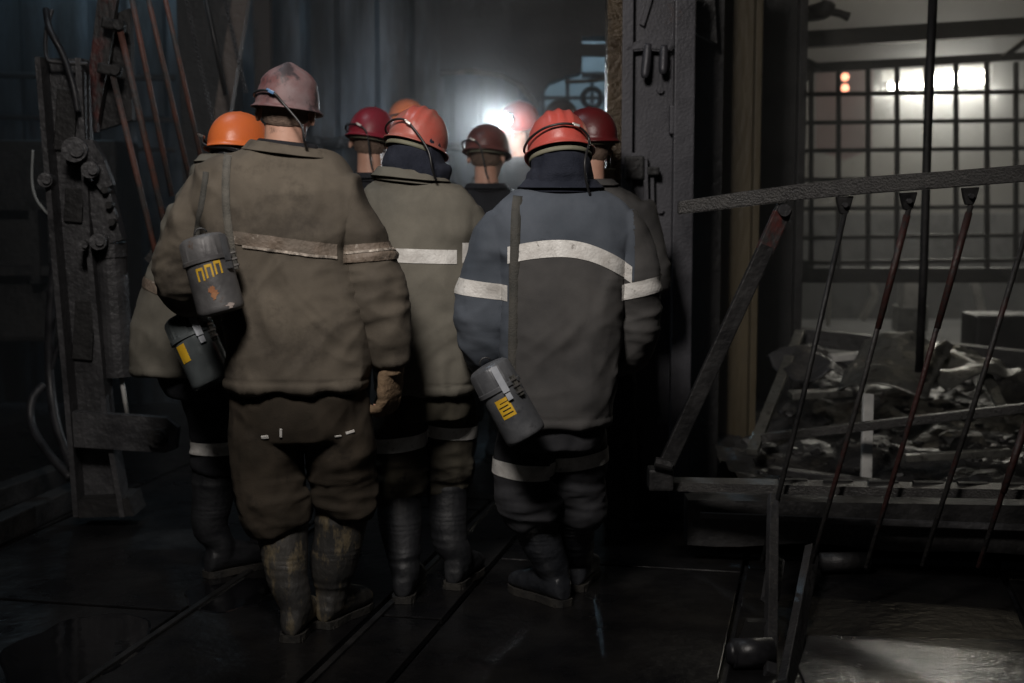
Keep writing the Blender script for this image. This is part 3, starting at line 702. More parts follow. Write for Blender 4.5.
M_PIPE = pbr('torn_tape_edge', (.6, .52, .44), (.10, .085, .07), (.7, .63, .55), scale=24, rough=(.5, .7), bump=.5, bscale=90)
M_GLOVE = pbr('brown_work_glove', (.16, .105, .060), (.24, .165, .10), (.08, .055, .035), scale=14, rough=(.8, .95), bump=.5, bscale=110)
M_STRAP = pbr('canvas_strap', (.09, .086, .075), (.15, .14, .12), scale=20, rough=(.7, .9), bump=.4, bscale=220)
M_STRAPD = pbr('dark_strap', (.05, .05, .045), (.085, .08, .07), scale=20, rough=(.7, .9), bump=.4, bscale=220)
M_BOOTM = pbr('muddy_rubber', (.028, .028, .028), (.05, .046, .04), (.13, .105, .065), scale=7, rough=(.4, .75), bump=.4, bscale=50, spot=(.50, .60), spotscale=11, stretch=(1.6, 1, .7))
M_BOOTD = pbr('dull_black_rubber', (.008, .009, .011), (.018, .019, .022), scale=8, rough=(.5, .75), bump=.25, bscale=60)
M_BOOT = pbr('black_rubber', (.016, .018, .022), (.04, .043, .05), scale=8, rough=(.28, .5), bump=.25, bscale=60)
M_SOLE = pbr('boot_sole_rubber', (.015, .015, .015), (.04, .036, .03), scale=10, rough=(.6, .8), bump=.4, bscale=60)
M_CABLE = pbr('lamp_cable_rubber', (.012, .012, .013), (.025, .025, .026), rough=(.35, .5), bump=.1)
M_LINER = pbr('helmet_liner', (.17, .17, .12), (.24, .23, .17), scale=12, rough=(.6, .8), bump=.1)
M_CLIP = pbr('blue_clip_plastic', (.05, .16, .38), (.12, .22, .36), scale=20, rough=(.3, .5), bump=.1)
M_CLIPM = pbr('clip_metal', (.5, .48, .46), (.3, .28, .27), scale=20, rough=(.3, .45), metal=.8, bump=.1)
def helmet_mat(name, a, b, c, rough=(.32, .5), spot=(.55, .68), ss=13):
    return pbr(name, a, b, c, scale=7, rough=rough, bump=.12, bscale=60, spot=spot, spotscale=ss)
M_H1 = helmet_mat('dusty_mauve_plastic', (.15, .060, .060), (.22, .165, .17), (.050, .040, .045), (.5, .7), (.50, .60), 10)
M_HO = helmet_mat('orange_plastic', (.80, .19, .045), (.72, .16, .05), (.45, .12, .05), spot=(.66, .78))
M_HR = helmet_mat('coral_red_plastic', (.56, .085, .065), (.50, .12, .10), (.36, .13, .11), spot=(.62, .74), ss=9)
M_HS = helmet_mat('scratched_red_plastic', (.50, .10, .075), (.42, .16, .13), (.28, .20, .15), spot=(.55, .66), ss=11)
M_HC = helmet_mat('crimson_plastic', (.30, .022, .040), (.24, .03, .045), (.20, .13, .15), spot=(.62, .74))
M_HB = helmet_mat('brown_red_plastic', (.12, .045, .04), (.20, .07, .06), (.06, .04, .04))
M_HD = helmet_mat('dark_red_plastic', (.12, .012, .014), (.09, .012, .012), (.08, .02, .02))
M_HK = helmet_mat('dark_brown_plastic', (.05, .035, .03), (.08, .055, .045), (.03, .02, .02))

def basis(center, yaw=0, pitch=0, roll=0):
    """local frame: +y forward, +z up.  pitch>0 nods forward."""
    return Matrix.Translation(V(center)) @ Matrix.Rotation(yaw, 4, 'Z') @ Matrix.Rotation(-pitch, 4, 'X') @ Matrix.Rotation(roll, 4, 'Y')

def head_solids(bm, M, k=1.0):
    def b(c, r): ball(bm, V(c) * k, V(r) * k, M)
    b((0, -.008, .035), (.077, .098, .086))
    b((0, .030, -.045), (.060, .068, .072))
    b((0, .055, -.088), (.030, .030, .024))
    b((0, .062, .030), (.062, .034, .030))
    b((0, .092, -.018), (.0145, .022, .020))
    b((0, .088, .004), (.010, .014, .028))
    b((0, .086, -.052), (.025, .012, .007))
    b((0, .084, -.064), (.022, .012, .008))
    for s in (-1, 1):
        b((s * .045, .060, -.018), (.022, .026, .020))
        ears = ball(bm, (0, 0, 0), (1, 1, 1))
        R = M @ Matrix.Translation(V((s * .087, -.008, -.006)) * k) @ Matrix.Rotation(s * .35, 4, 'Z') @ Matrix.Rotation(-.2, 4, 'X')
        for v in ears: v.co = R @ V((v.co.x * .010 * k, v.co.y * .020 * k, v.co.z * .033 * k))
def head_shape(bm, M, k=1.0):
    Mi = M.inverted()
    for v in bm.verts:
        q = Mi @ v.co / k
        if abs(q.x) > .1 or abs(q.z) > .13 or abs(q.y) > .13: continue
        if q.y > .03:
            d = 0
            for s in (-1, 1):
                d += .011 * math.exp(-((q.x - s * .031) / .015) ** 2 - ((q.z - .006) / .010) ** 2)
            d += .004 * math.exp(-(q.x / .026) ** 2 - ((q.z + .058) / .003) ** 2)
            v.co = M @ ((q - V((0, d, 0))) * k)
        else:
            # concha of the ear
            for s in (-1, 1):
                d = .006 * math.exp(-((q.y + .010) / .010) ** 2 - ((q.z + .002) / .016) ** 2)
                if s * q.x > .083: v.co = M @ ((q - V((s * d, 0, 0))) * k)

def hand_solids(bm, wrist, d, n, r=.0088, k=1.0, curl=.35, thumb=1, palm=1.0):
    """palm + four unequal fingers + thumb.  d: along the hand, n: out of the back of the hand"""
    d = V(d).normalized(); n = (V(n) - d * V(n).dot(d)).normalized(); s = d.cross(n)
    w = V(wrist)
    rings = []
    for t, hw, ht in ((-.01, .026, .020), (.02, .034, .017), (.055, .041, .016), (.085, .041, .014), (.098, .036, .011)):
        rings.append(ring_pts(w + d * t * k, s * hw * k * palm, n * ht * k * palm, 16, 2.6))
    loft(bm, rings)
    L = (.066, .078, .072, .056)
    for i in range(4):
        u = (-.030 + .020 * i) * -thumb
        base = w + (d * (.078) + s * u) * k
        p = [base]; dirv = (d + s * u * 2.2).normalized(); a = 0
        p.append(base + dirv * .02 * k)
        for seg, f in enumerate((.45, .32, .23)):
            a += curl * (.8 + .4 * seg + .1 * i)
            dd = (dirv * math.cos(a) - n * math.sin(a))
            p.append(p[-1] + dd * L[i] * f * k)
        tube(bm, p, [r * k * 1.05, r * k * 1.05, r * k, r * k * .92, r * k * .72], 10)
        ball(bm, p[-1], (r * k * .75,) * 3, None, 10, 8)
    b0 = w + (d * .025 + s * .026 * thumb) * k
    td = (d * .62 + s * thumb * .62 - n * .45).normalized()
    p1 = b0 + td * .036 * k; p2 = p1 + (td * .8 + d * .5 - n * .3).normalized() * .03 * k
    p3 = p2 + (td * .3 + d * .9 - n * .5).normalized() * .024 * k
    tube(bm, [b0, p1, p2, p3], [.013 * k, .012 * k, .0105 * k, .008 * k], 10)
    ball(bm, p3, (.0082 * k,) * 3, None, 10, 8)

def make_helmet(parent, M, mat, k=1.0, ribs='three', clip='metal', cable=None, lamp=False, liner=True, side=1, band_low=0, band_out=0):
    """hard hat: shell (with ribs and brim) + liner band + lamp + cable, in the head frame M"""
    bm = NB(); seg = 56; rows = []
    NR = 16
    for j in range(NR + 1):
        f = j / NR * PI / 2
        row = []
        for i in range(seg):
            t = 2 * PI * i / seg
            st, ct = math.sin(t), math.cos(t)
            rr = math.cos(f) ** .86
            z = math.sin(f) ** (1.0)
            hx, hy, hz = .104, .130, .120
            x = hx * rr * ct; y = hy * rr * st
            zz = hz * z
            bump = 0
            if ribs == 'three':
                for xr in (-.034, 0, .034):
                    bump += .0065 * math.exp(-((x - xr) / .0075) ** 2) * sstep(.12, .5, z)
            elif ribs == 'crest':
                bump += .011 * math.exp(-(x / .020) ** 2) * sstep(.30, .95, z) + .004 * sstep(.50, .56, z) * 1.0
                if .0 < z < .52: bump -= .001
            if j == NR: x = y = 0; zz = hz; bump = .006
            nrm = V((x / hx ** 2, y / hy ** 2, zz / hz ** 2)).normalized() if (x or y or zz) else V((0, 0, 1))
            row.append(V((x, y, zz)) + nrm * bump)
        rows.append(row)
    # brim rows below
    brim = []
    for e, dz in ((.000, -.008), (.006, -.016), (.013, -.019), (.013, -.023), (.004, -.021)):
        row = []
        for i in range(seg):
            t = 2 * PI * i / seg
            st, ct = math.sin(t), math.cos(t)
            front = max(0, st) ** 3
            k2 = e * (1 + 2.6 * front)
            row.append(V(((.104 + k2) * ct, (.130 + k2) * st, dz - .006 * front * (e > 0))))
        brim.append(row)
    allr = list(reversed(brim)) + rows[:-1]
    vs = [[bm.verts.new(M @ (p * k)) for p in r] for r in allr]
    top = bm.verts.new(M @ (V((0, 0, .126)) * k))
    for a, b in zip(vs, vs[1:]):
        for i in range(seg):
            j = (i + 1) % seg
            bm.faces.new((a[i], a[j], b[j], b[i]))
    for i in range(seg):
        bm.faces.new((vs[-1][i], vs[-1][(i + 1) % seg], top))
    h = link('helmet', bm, mat, parent, smooth=True)
    md = h.modifiers.new('Solidify', 'SOLIDIFY'); md.thickness = .0025; md.offset = -1
    if liner:
        b = NB()
        R1 = []; R2 = []
        zt = -.012 - band_low
        for zz, e in ((zt, 0), (zt - (.022 if not band_out else .014), .001)):
            R1.append([M @ (p * k) for p in ring_pts((0, -.004, zz), V((.090 + e + band_out, 0, 0)), V((0, .112 + e + band_out, 0)), 40)])
        loft(b, R1, cap=False)
        o = link('headband', b, M_LINER, h, smooth=True); md = o.modifiers.new('s', 'SOLIDIFY'); md.thickness = .003
    if cable is not None:
        pts = [M @ (V(p) * k) for p in cable['local']] + [V(p) for p in cable.get('world', [])]
        pts = [V(q) for q in spline([tuple(p) for p in pts], 7)]
        b = NB(); tube(b, pts, .0042 * k, 10)
        link('lamp_cable', b, M_CABLE, h, smooth=True)
        c = M @ (V(cable['clip']) * k)
        b = NB()
        R = M.to_3x3()
        box(b, c, (.020, .014, .010), R @ Matrix.Rotation(.35, 3, 'Y'), .002)
        box(b, c + R @ V((-.010, -.004, .006)), (.010, .008, .006), R, .002)
        link('cable_clip', b, M_CLIP if clip == 'blue' else M_CLIPM, h)
    if lamp:
        b = NB()
        c = V((0, .150, .035)); ax = V((0, 1, -.12)).normalized()
        for p, r, t in ((c, .031, .030), (c + ax * .017, .034, .008), (c - ax * .02, .022, .02)):
            disc(b, p * 1.0, ax, r, t, 24)
        b.transform(M @ Matrix.Scale(k, 4))
        l = link('headlamp', b, M_CABLE, h)
        b = NB(); disc(b, c + ax * .0225, ax, .028, .003, 24); b.transform(M @ Matrix.Scale(k, 4))
        link('lamp_lens', b, lamp if lamp is not True else M_CLIPM, l)
    return h

def fix_shaft(shaft, heel, toe_dir):
    """let the boot leg run back or forward so that it meets the ankle (same picture line)"""
    heel = V(heel); d = V(toe_dir).normalized(); ya = heel.y + d.y * .062
    n = len(shaft); out = []
    y0 = shaft[0][0].y; z0 = shaft[0][0].z; z1 = .115
    for p, r in shaft:
        t = min(1, max(0, (z0 - p.z) / (z0 - z1)))
        y = y0 + (ya - y0) * t; k = y / p.y
        q = CAM + (p - CAM) * k
        if q.z > z1 + .05: out.append((q, r * k))
    return out
def make_boot(parent, shaft, heel, toe_dir, mat, L=.295, pitch=0.0, label=None):
    """rubber boot: shaft list of (point, radius) from the top down, heel = floor point at the back of the heel"""
    heel = V(heel); d = V(toe_dir).normalized(); up = V((0, 0, 1)); s = d.cross(up).normalized()
    if pitch:
        R = Matrix.Rotation(-pitch, 3, s); d2 = R @ d; u2 = R @ up
    else: d2, u2 = d, up
    bm = NB()
    ank = heel + d2 * .062 + u2 * .115
    shaft = fix_shaft(shaft, heel, toe_dir)
    tubes(bm, shaft + [(ank, .052), (heel + d2 * .06 + u2 * .06, .044)], 20, 5)
    rings = []
    for t, hw, h in ((0.0, .020, .045), (.012, .034, .085), (.05, .042, .12), (.10, .042, .115), (.15, .045, .095), (.20, .050, .078), (.245, .046, .062), (.28, .030, .045), (L, .010, .025)):
        c = heel + d2 * (t * L / .295) + u2 * (.02 + h / 2)
        rings.append(ring_pts(c, s * hw, u2 * h / 2, 20, 2.4))
    loft(bm, rings)
    bm = remesh(bm, .006, 3)
    def fn(p, n):
        z = (p - heel).dot(u2)
        f = .003 * ridge(p, 5, 5, 26, 3) * gauss(z - .15, .09) + .0015 * ridge(p, 6, 6, 22, 5)
        # raised mould ribs on the shaft
        for zz in (.235, .25, .265): f += .002 * gauss(z - zz, .003)
        f += .003 * gauss(z - .355, .010)
        return f
    displace(bm, fn)
    o = link('boot', bm, mat, parent, smooth=True)
    if label: o['label'] = label
    b = NB()
    pts = [(-.006, .020), (.0, .032), (.03, .042), (.08, .040), (.12, .038), (.17, .048), (.22, .052), (.26, .042), (.285, .026), (L + .004, .008)]
    out = [(t, w) for t, w in pts] ; outline = [heel + d2 * t + s * w for t, w in out] + [heel + d2 * t - s * w for t, w in reversed(out)]
    lo = [p + u2 * .001 for p in outline]
    prism(b, lo, u2 * .024)
    # heel block notch: tread lugs
    for t in (.02, .05, .13, .165, .20, .235):
        box(b, heel + d2 * t + u2 * .006, (.078, .016, .012), Matrix((s, d2, u2)).transposed())
    link('sole', b, M_SOLE, o)
    return o

def garment_jacket(torso, arms, Y, collar_pts=None, vox=.0075, seed=1, amp=1.0, extra=None, hem_z=None):
    bm = NB()
    rings = []
    sp = spline([(*c, hw, hd) for c, hw, hd in torso], 4)
    for q in sp:
        rings.append(ring_pts(V(q[:3]), V((q[3], 0, 0)) if len(q) < 7 else V((q[3], 0, 0)), V((0, q[4], 0)), 40, 2.5))
    loft(bm, rings)
    for a in arms:
        tubes(bm, a, 20, 5)
    if extra: extra(bm)
    bm = remesh(bm, vox, 4)
    elbows = [a[len(a) // 2][0] for a in arms]
    cx0 = sum(c.x for c, _, _ in torso) / len(torso)
    zt = max(c.z for c, _, _ in torso); zb = min(c.z for c, _, _ in torso)
    def fn(p, n):
        t = (p.z - zb) / (zt - zb)
        f = .007 * ridge(p, 8, 6, 2.2, seed) * sstep(.95, .5, t)
        f += .0045 * ridge(p, 4.5, 4, 5, seed + 2)
        f += .0022 * ridge(p, 12, 10, 9, seed + 4)
        ax = abs(p.x - cx0)
        dx = p.x - cx0 + .08 * noise.noise(p * 3)
        q = V((dx * 3, p.y * 3, (p.z + dx * 1.0) * 8))
        f += .0070 * ridge(q, 1, 1, 1, seed + 11) * (.35 + .65 * sstep(.03, .16, ax))
        q = V((dx * 4, p.y * 3, (p.z - dx * .7) * 10))
        f += .0050 * ridge(q, 1, 1, 1, seed + 13) * sstep(.9, .3, t)
        for e in elbows:
            g = gauss((p - e).length, .16)
            f += g * (.012 * ridge(p, 5, 4, 13, seed + 6) + .005 * ridge(p, 9, 7, 26, seed + 8))
        for a in arms:
            g = gauss((p - a[0][0]).length, .13)
            f += g * .007 * ridge(p, 12, 6, 6, seed + 9)
        f *= amp
        f -= .004 * gauss(p.z - zb - .028, .0035)
        f += .002 * gauss(p.z - zb - .012, .012)
        return f
    displace(bm, fn)
    return bm
def garment_trousers(hips, legs, vox=.0075, seed=1, amp=1.0):
    bm = NB()
    rings = []
    for q in spline([(*c, hw, hd) for c, hw, hd in hips], 3):
        rings.append(ring_pts(V(q[:3]), V((q[3], 0, 0)), V((0, q[4], 0)), 32, 2.4))
    loft(bm, rings)
    for l in legs: tubes(bm, l, 20, 5)
    bm = remesh(bm, vox, 5)
    hems = [l[-1][0] for l in legs]; knees = [l[len(l) // 2][0] for l in legs]
    def fn(p, n):
        f = .006 * ridge(p, 6, 5, 6, seed) + .003 * ridge(p, 12, 10, 12, seed + 3)
        for h in hems:
            g = gauss(p.z - h.z - .05, .10) * gauss(p.x - h.x, .13)
            f += g * (.009 * ridge(p, 4, 3, 17, seed + 5) + .004 * ridge(p, 8, 8, 30, seed + 6))
        for h in knees:
            f += .006 * gauss(p.z - h.z, .09) * gauss(p.x - h.x, .12) * ridge(p, 5, 4, 14, seed + 8)
        return f * amp
    displace(bm, fn)
    return bm
def collar_ring(base, rx, ry, h, lean=.0, tilt=0.0, mat=None, parent=None, th=.012, name='collar', fold=True, seed=0):
    """standing, folded collar round the neck"""
    bm = NB(); seg = 48; prof = []
    if fold:
        P = [(.018, -.012), (.004, h * .45), (-.006, h), (.002, h + .010), (.014, h * .96), (.022, h * .5), (.034, .006)]
    else:
        P = [(.006, -.02), (.0, h * .5), (-.004, h), (.003, h + .004), (.010, h), (.012, h * .5), (.016, -.01)]
    rows = []
    for e, z in P:
        row = []
        for i in range(seg):
            t = 2 * PI * i / seg
            w = 1 + .02 * noise.noise(V((math.cos(t) * 2 + seed, math.sin(t) * 2, z * 20)))
            dz = -.045 * sstep(-.2, 1, math.sin(t)) + tilt * math.cos(t) * rx
            row.append(V(base) + V(((rx + e) * math.cos(t) * w, (ry + e) * math.sin(t) * w, z + dz)))
        rows.append(row)
    vs = [[bm.verts.new(p) for p in r] for r in rows]
    for a, b in zip(vs, vs[1:]):
        for i in range(seg):
            j = (i + 1) % seg
            bm.faces.new((a[i], a[j], b[j], b[i]))
    displace(bm, lambda p, n: .0025 * ridge(p, 9, 9, 20, seed))
    o = link(name, bm, mat, parent, smooth=True)
    md = o.modifiers.new('s', 'SOLIDIFY'); md.thickness = .004; md.offset = 0
    ms = o.modifiers.new('d', 'SUBSURF'); ms.levels = 1; ms.render_levels = 1
    return o
def make_body(headM, torso, arms, legs, heels, toes, hands, label, k=1.0, vox=.0075, neck_r=.056, shafts=None):
    """the whole person as one continuous skin: head, neck, trunk, limbs, hands, feet"""
    bm = NB()
    head_solids(bm, headM, k)
    nb = torso[1][0]; hc = headM @ V((0, -.02, -.03))
    tube(bm, [hc, hc.lerp(V(nb), .5) , V(nb) + V((0, 0, -.06))], [neck_r * .95, neck_r, neck_r * 1.15], 20)
    rings = [ring_pts(c - V((0, 0, .012)), V((hw * .74, 0, 0)), V((0, hd * .74, 0)), 24, 2.3) for c, hw, hd in torso[1:]]
    loft(bm, rings)
    for a in arms: tube(bm, [p for p, r in a], [r * (.62 - .1 * i / len(a)) for i, (p, r) in enumerate(a)], 14)
    for li, (l, he, td) in enumerate(zip(legs, heels, toes)):
        td = V(td).normalized()
        if shafts: l = l[:-1] + [(p_, .075) for p_, r_ in fix_shaft(shafts[li], he, td)]
        pts = [p for p, r in l] ; rs = [max(.036, min(r * .72, .085 - .006 * i)) for i, (p, r) in enumerate(l)]
        ank = V(he) + td * .065 + V((0, 0, .10))
        tube(bm, [V(torso[-1][0]) * .4 + pts[0] * .6 + V((0, 0, .03))] + pts + [ank, ank - V((0, 0, .05))], [.09] + rs + [.036, .034], 14)
        tube(bm, [V(he) + td * .03 + V((0, 0, .05)), V(he) + td * .14 + V((0, 0, .055)), V(he) + td * .24 + V((0, 0, .04))], [.028, .030, .018], 12)
    for h in hands: hand_solids(bm, *h)
    bm = remesh(bm, vox, 2)
    head_shape(bm, headM, k)
    zmin = min(v.co.z for v in bm.verts)
    ctr = (V(heels[0]) + V(heels[1])) / 2
    o = link('person', bm, M_SKIN, origin=V((ctr.x, ctr.y, 0)), smooth=True)
    tag(o, label, 'person')
    for s in (-1, 1):
        b = NB(); ball(b, V((s * .031, .073, .006)) * k, V((.0125, .0125, .0115)) * k, headM, 14, 10)
        link('eye', b, M_EYE, o, smooth=True)
        b = NB(); ball(b, V((s * .031, .0835, .006)) * k, V((.0045, .003, .0045)) * k, headM, 12, 8)
        link('iris', b, M_CABLE, o.children[-1], smooth=True)
    return o
def hair_shell(person, headM, zlow=-.045, k=1.0, off=.003):
    """close-cropped hair: a shell over the back and top of the head"""
    bm = NB()
    ball(bm, V((0, -.008, .035)) * k, V((.0785, .101, .088)) * k, headM, 40, 28)
    tmp = NB()
    ball(tmp, V((0, -.012, -.012)) * k, V((.072, .080, .070)) * k, headM, 40, 28)
    me = bpy.data.meshes.new('t'); tmp.to_mesh(me); tmp.free(); bm.from_mesh(me); bpy.data.meshes.remove(me)
    bm = remesh(bm, .005, 2)
    R = headM.to_3x3()
    bmesh.ops.bisect_plane(bm, geom=bm.verts[:] + bm.edges[:] + bm.faces[:], plane_co=headM @ (V((0, -.05, zlow)) * k), plane_no=R @ V((0, -.35, 1)), clear_inner=True)
    bmesh.ops.bisect_plane(bm, geom=bm.verts[:] + bm.edges[:] + bm.faces[:], plane_co=headM @ (V((0, .03, .02)) * k), plane_no=R @ V((0, -1, .45)), clear_inner=True)
    displace(bm, lambda p, n: .0012 * ridge(p, 60, 60, 60, 3))
    return link('hair', bm, M_HAIR, person, smooth=True)
def hood(person, pts, mat=None, vox=.007, seed=0, cutM=None):
    """knitted balaclava over head and neck: pts list of (centre, rx, ry)"""
    bm = NB()
    rings = [ring_pts(V(q[:3]), V((q[3], 0, 0)), V((0, q[4], 0)), 36, 2.15) for q in spline([(*c, a, b) for c, a, b in pts], 4)]
    loft(bm, rings)
    bm = remesh(bm, vox, 3)
    displace(bm, lambda p, n: .0055 * ridge(p, 15, 12, 4, seed) + .002 * ridge(p, 30, 30, 12, seed + 1))
    if cutM is not None:
        Mi = cutM.inverted()
        dele = [f for f in bm.faces if (lambda q: q.y > .045 and ((q.x / .06) ** 2 + ((q.z + .01) / .055) ** 2) < 1)(Mi @ f.calc_center_median())]
        bmesh.ops.delete(bm, geom=dele, context='FACES')
    return link('balaclava', bm, mat or M_NAVY, person, smooth=True)

def ribbon(parent, jackets, pts, width_px, Y, mat, name='strap', off=.006, k=6):
    """a webbing strap laid on the garment surface: follows the picture line pts, lies on what the camera ray meets"""
    trees = [BVHTree.FromBMesh(j) for j in jackets]
    def hit(px, py, Yd):
        d = ray(px, py).normalized(); best = None
        for t in trees:
            h = t.ray_cast(CAM, d)
            if h[0] is not None and (best is None or h[3] < best[1]): best = (h[0], h[3])
        if best: return best[0] - d * off
        return at(px, py, Yd)
    s = spline([(a, b, c) for a, b, c in pts], k)
    bm = NB(); rows = []
    prev = None
    for i, q in enumerate(s):
        a = s[max(i - 1, 0)]; b = s[min(i + 1, len(s) - 1)]
        tx, ty = b[0] - a[0], b[1] - a[1]; L = math.hypot(tx, ty) or 1
        nx, ny = -ty / L, tx / L
        c = hit(q[0], q[1], q[2])
        row = []
        for u in (-.5, 0, .5):
            p = at(q[0] + nx * width_px * u, q[1] + ny * width_px * u, c.y)
            row.append(bm.verts.new(p))
        rows.append(row)
    for a, b in zip(rows, rows[1:]):
        for i in range(2): bm.faces.new((a[i], a[i + 1], b[i + 1], b[i]))
    bmesh.ops.smooth_vert(bm, verts=bm.verts[:], factor=.4, use_axis_x=False, use_axis_y=True, use_axis_z=False)
    o = link(name, bm, mat, parent, smooth=True); md = o.modifiers.new('s', 'SOLIDIFY'); md.thickness = .003; md.offset = 0
    return o

def link_pieces(name, bm, mat, parent, minf=30):
    """each separate island of a band becomes its own part"""
    left = set(bm.faces); groups = []
    while left:
        f0 = left.pop(); st = [f0]; g = [f0]
        while st:
            f = st.pop()
            for e in f.edges:
                for h in e.link_faces:
                    if h in left: left.discard(h); st.append(h); g.append(h)
        groups.append(g)
    for g in groups:
        if len(g) < minf: continue
        b = NB(); mp = {}
        for f in g:
            vs = []
            for v in f.verts:
                if v not in mp: mp[v] = b.verts.new(v.co)
                vs.append(mp[v])
            b.faces.new(vs)
        link(name, b, mat, parent, smooth=True)
    bm.free()
def P(px, py, Y): return at(px, py, Y)
def px_torso(rows, Y):
    """rows: (cx, y, half width px, half depth m, dY)"""
    return [(at(cx, y, Y + dY), m_px(hw, Y), hd) for cx, y, hw, hd, dY in rows]
def px_limb(rows, Y):
    return [(at(x, y, Y + dY), m_px(r, Y)) for x, y, r, dY in rows]
bodies = {}
# ---------------------------------------------------------------- person 1: big man, dusty mauve helmet
def person_one():
    Y = 4.5
    torso = px_torso([(287, 147, 20, .06, .02), (284, 152, 42, .085, .01), (277, 160, 62, .10, 0), (272, 172, 76, .115, 0), (272, 190, 80, .13, -.01), (275, 215, 78, .14, -.01),
                      (282, 250, 70, .15, 0), (291, 290, 67, .155, 0), (297, 330, 70, .165, 0), (299, 365, 69, .17, 0), (298, 384, 67, .17, 0)], Y)
    arms = [px_limb([(213, 187, 24, 0), (203, 214, 25, 0), (190, 245, 26, .02), (185, 272, 25, .06), (192, 292, 22, .18), (205, 292, 19, .32)], Y),
            px_limb([(333, 186, 26, 0), (344, 212, 26, 0), (358, 245, 26, 0), (371, 285, 25, -.01), (382, 322, 23, -.01), (388, 345, 19, 0), (391, 362, 15, 0)], Y)]
    hips = px_torso([(297, 365, 62, .14, 0), (297, 395, 66, .15, 0), (298, 420, 64, .14, 0), (299, 436, 58, .12, 0)], Y)
    legs = [px_limb([(265, 400, 34, 0), (266, 432, 36, 0), (267, 465, 35, .02), (271, 495, 34, .02), (279, 520, 33, .02), (281, 527, 31, .02)], Y),
            px_limb([(333, 400, 34, 0), (339, 432, 35, .02), (342, 465, 34, .06), (344, 488, 32, .08), (345, 505, 30, .08), (344, 512, 28, .08)], Y)]
    HM = basis(at(287, 113, Y + .03), yaw=-.10, pitch=.05, roll=.10)
    hl, hr = fl(290, 643), fl(322, 629)
    tl, tr = V((.12, 1, 0)), V((.42, .9, 0))
    gl = (at(391, 366, Y), V((-.05, .10, -1)), V((.85, -.5, 0)))
    p = make_body(HM, torso, [a for a in arms], legs, [hl, hr], [tl, tr],
                  [(arms[0][-1][0], V((.2, 1, .1)), V((0, 0, 1)), .0088, 1, .5, 1), (gl[0], gl[1], gl[2], .0088, 1, .4, -1)],
                  'person in dirty olive jacket and dusty mauve helmet, brown glove hanging at the side', shafts=[px_limb([(281, 520, 27, .03), (284, 545, 25, .04), (287, 575, 21, .05), (289, 600, 18, .06)], Y), px_limb([(343, 505, 28, .09), (339, 535, 26, .1), (333, 565, 24, .1), (329, 590, 21, .12)], Y)], vox=.0075, neck_r=.062)
    def epaulette(bm):
        tube(bm, [at(203, 176, Y), at(203, 196, Y - .01)], [m_px(14, Y), m_px(20, Y)], 16)
    j = garment_jacket(torso, arms, Y, seed=1, amp=1.15, extra=epaulette)
    bodies['one'] = j.copy()
    stripeM = M_REFLD
    # torn dirty band across back (slanting down to the right) and on the right sleeve
    def wz(y0): return at(290, y0, Y - .15).z
    zt, zb = wz(238), wz(251)
    xl, xr = at(236, 250, Y).x, at(341, 250, Y).x
    warp = lambda c: .14 * (c.x - at(290, 0, Y).x)
    bk = band(j, [(V((0, 0, zb)), V((0, 0, 1))), (V((0, 0, zt)), V((0, 0, -1))), (V((xl, 0, 0)), V((1, 0, 0))), (V((xr, 0, 0)), V((-1, 0, 0)))], .0035, warp)
    ed = band(j, [(V((0, 0, zb - .007)), V((0, 0, 1))), (V((0, 0, zb + .001)), V((0, 0, -1))), (V((xl + .05, 0, 0)), V((1, 0, 0))), (V((xr, 0, 0)), V((-1, 0, 0)))], .006, warp)
    a0 = at(344, 245, Y - .12); d = (arms[1][4][0] - arms[1][1][0]).normalized(); d = (d + V((-.25, 0, 0))).normalized()
    ar = band(j, [(a0, d), (a0 + d * .055, -d), (V((at(343, 0, Y).x, 0, 0)), V((1, 0, 0)))], .0035)
    ae = band(j, [(a0 + d * .022, d), (a0 + d * .030, -d), (V((at(343, 0, Y).x, 0, 0)), V((1, 0, 0)))], .006)
    jo = link('jacket', j, M_OLIVE, p, smooth=True)
    for b, m, nm in ((bk, stripeM, 'reflective_stripe'), (ed, M_PIPE, 'torn_stripe_edge'), (ar, stripeM, 'reflective_stripe'), (ae, M_PIPE, 'torn_stripe_edge')):
        link_pieces(nm, b, m, jo)
    nk = at(287, 151, Y + .0)
    c = collar_ring(at(288, 156, Y), m_px(36, Y), .085, .028, mat=M_OLIVE, parent=p, tilt=-.16, seed=2)
    collar_ring(at(288, 152, Y), m_px(27, Y), .073, .030, mat=M_BLACK, parent=p, tilt=-.12, name='inner_collar', fold=False, seed=5)
    t = garment_trousers(hips, legs, seed=3, amp=1.1)
    ttree = BVHTree.FromBMesh(t)
    to = link('trousers', t, M_OLIVE_T, p, smooth=True)
    # scraps of worn tape on the thighs, lying on the cloth
    for (x, y, w, h, a) in ((265, 437, 8, 3.2, -.1), (281, 433, 2.6, 9, .1), (350, 432, 9, 2.6, -.25), (338, 436, 7, 1.6, 0)):
        dd = ray(x, y).normalized(); hh = ttree.ray_cast(CAM, dd)
        if hh[0] is None: continue
        b = NB(); box(b, hh[0] + hh[1] * .001, (m_px(w, Y), .005, m_px(h, Y)), (-hh[1]).to_track_quat('Y', 'Z').to_matrix() @ Matrix.Rotation(a, 3, 'Y'), .001)
        link('tape_scrap', b, M_REFL, to)
    make_boot(p, px_limb([(281, 520, 27, .03), (284, 545, 25, .04), (287, 575, 21, .05), (289, 600, 18, .06)], Y), hl, tl, M_BOOTM)
    make_boot(p, px_limb([(343, 505, 28, .09), (339, 535, 26, .1), (333, 565, 24, .1), (329, 590, 21, .12)], Y), hr, tr, M_BOOTM)
    # the one glove in view
    b = NB()
    hand_solids(b, gl[0] + V((0, 0, .012)), gl[1], gl[2], .0135, 1.22, .42, -1, 1.2)
    tube(b, [at(390, 356, Y), at(391, 374, Y)], [.042, .043], 16)
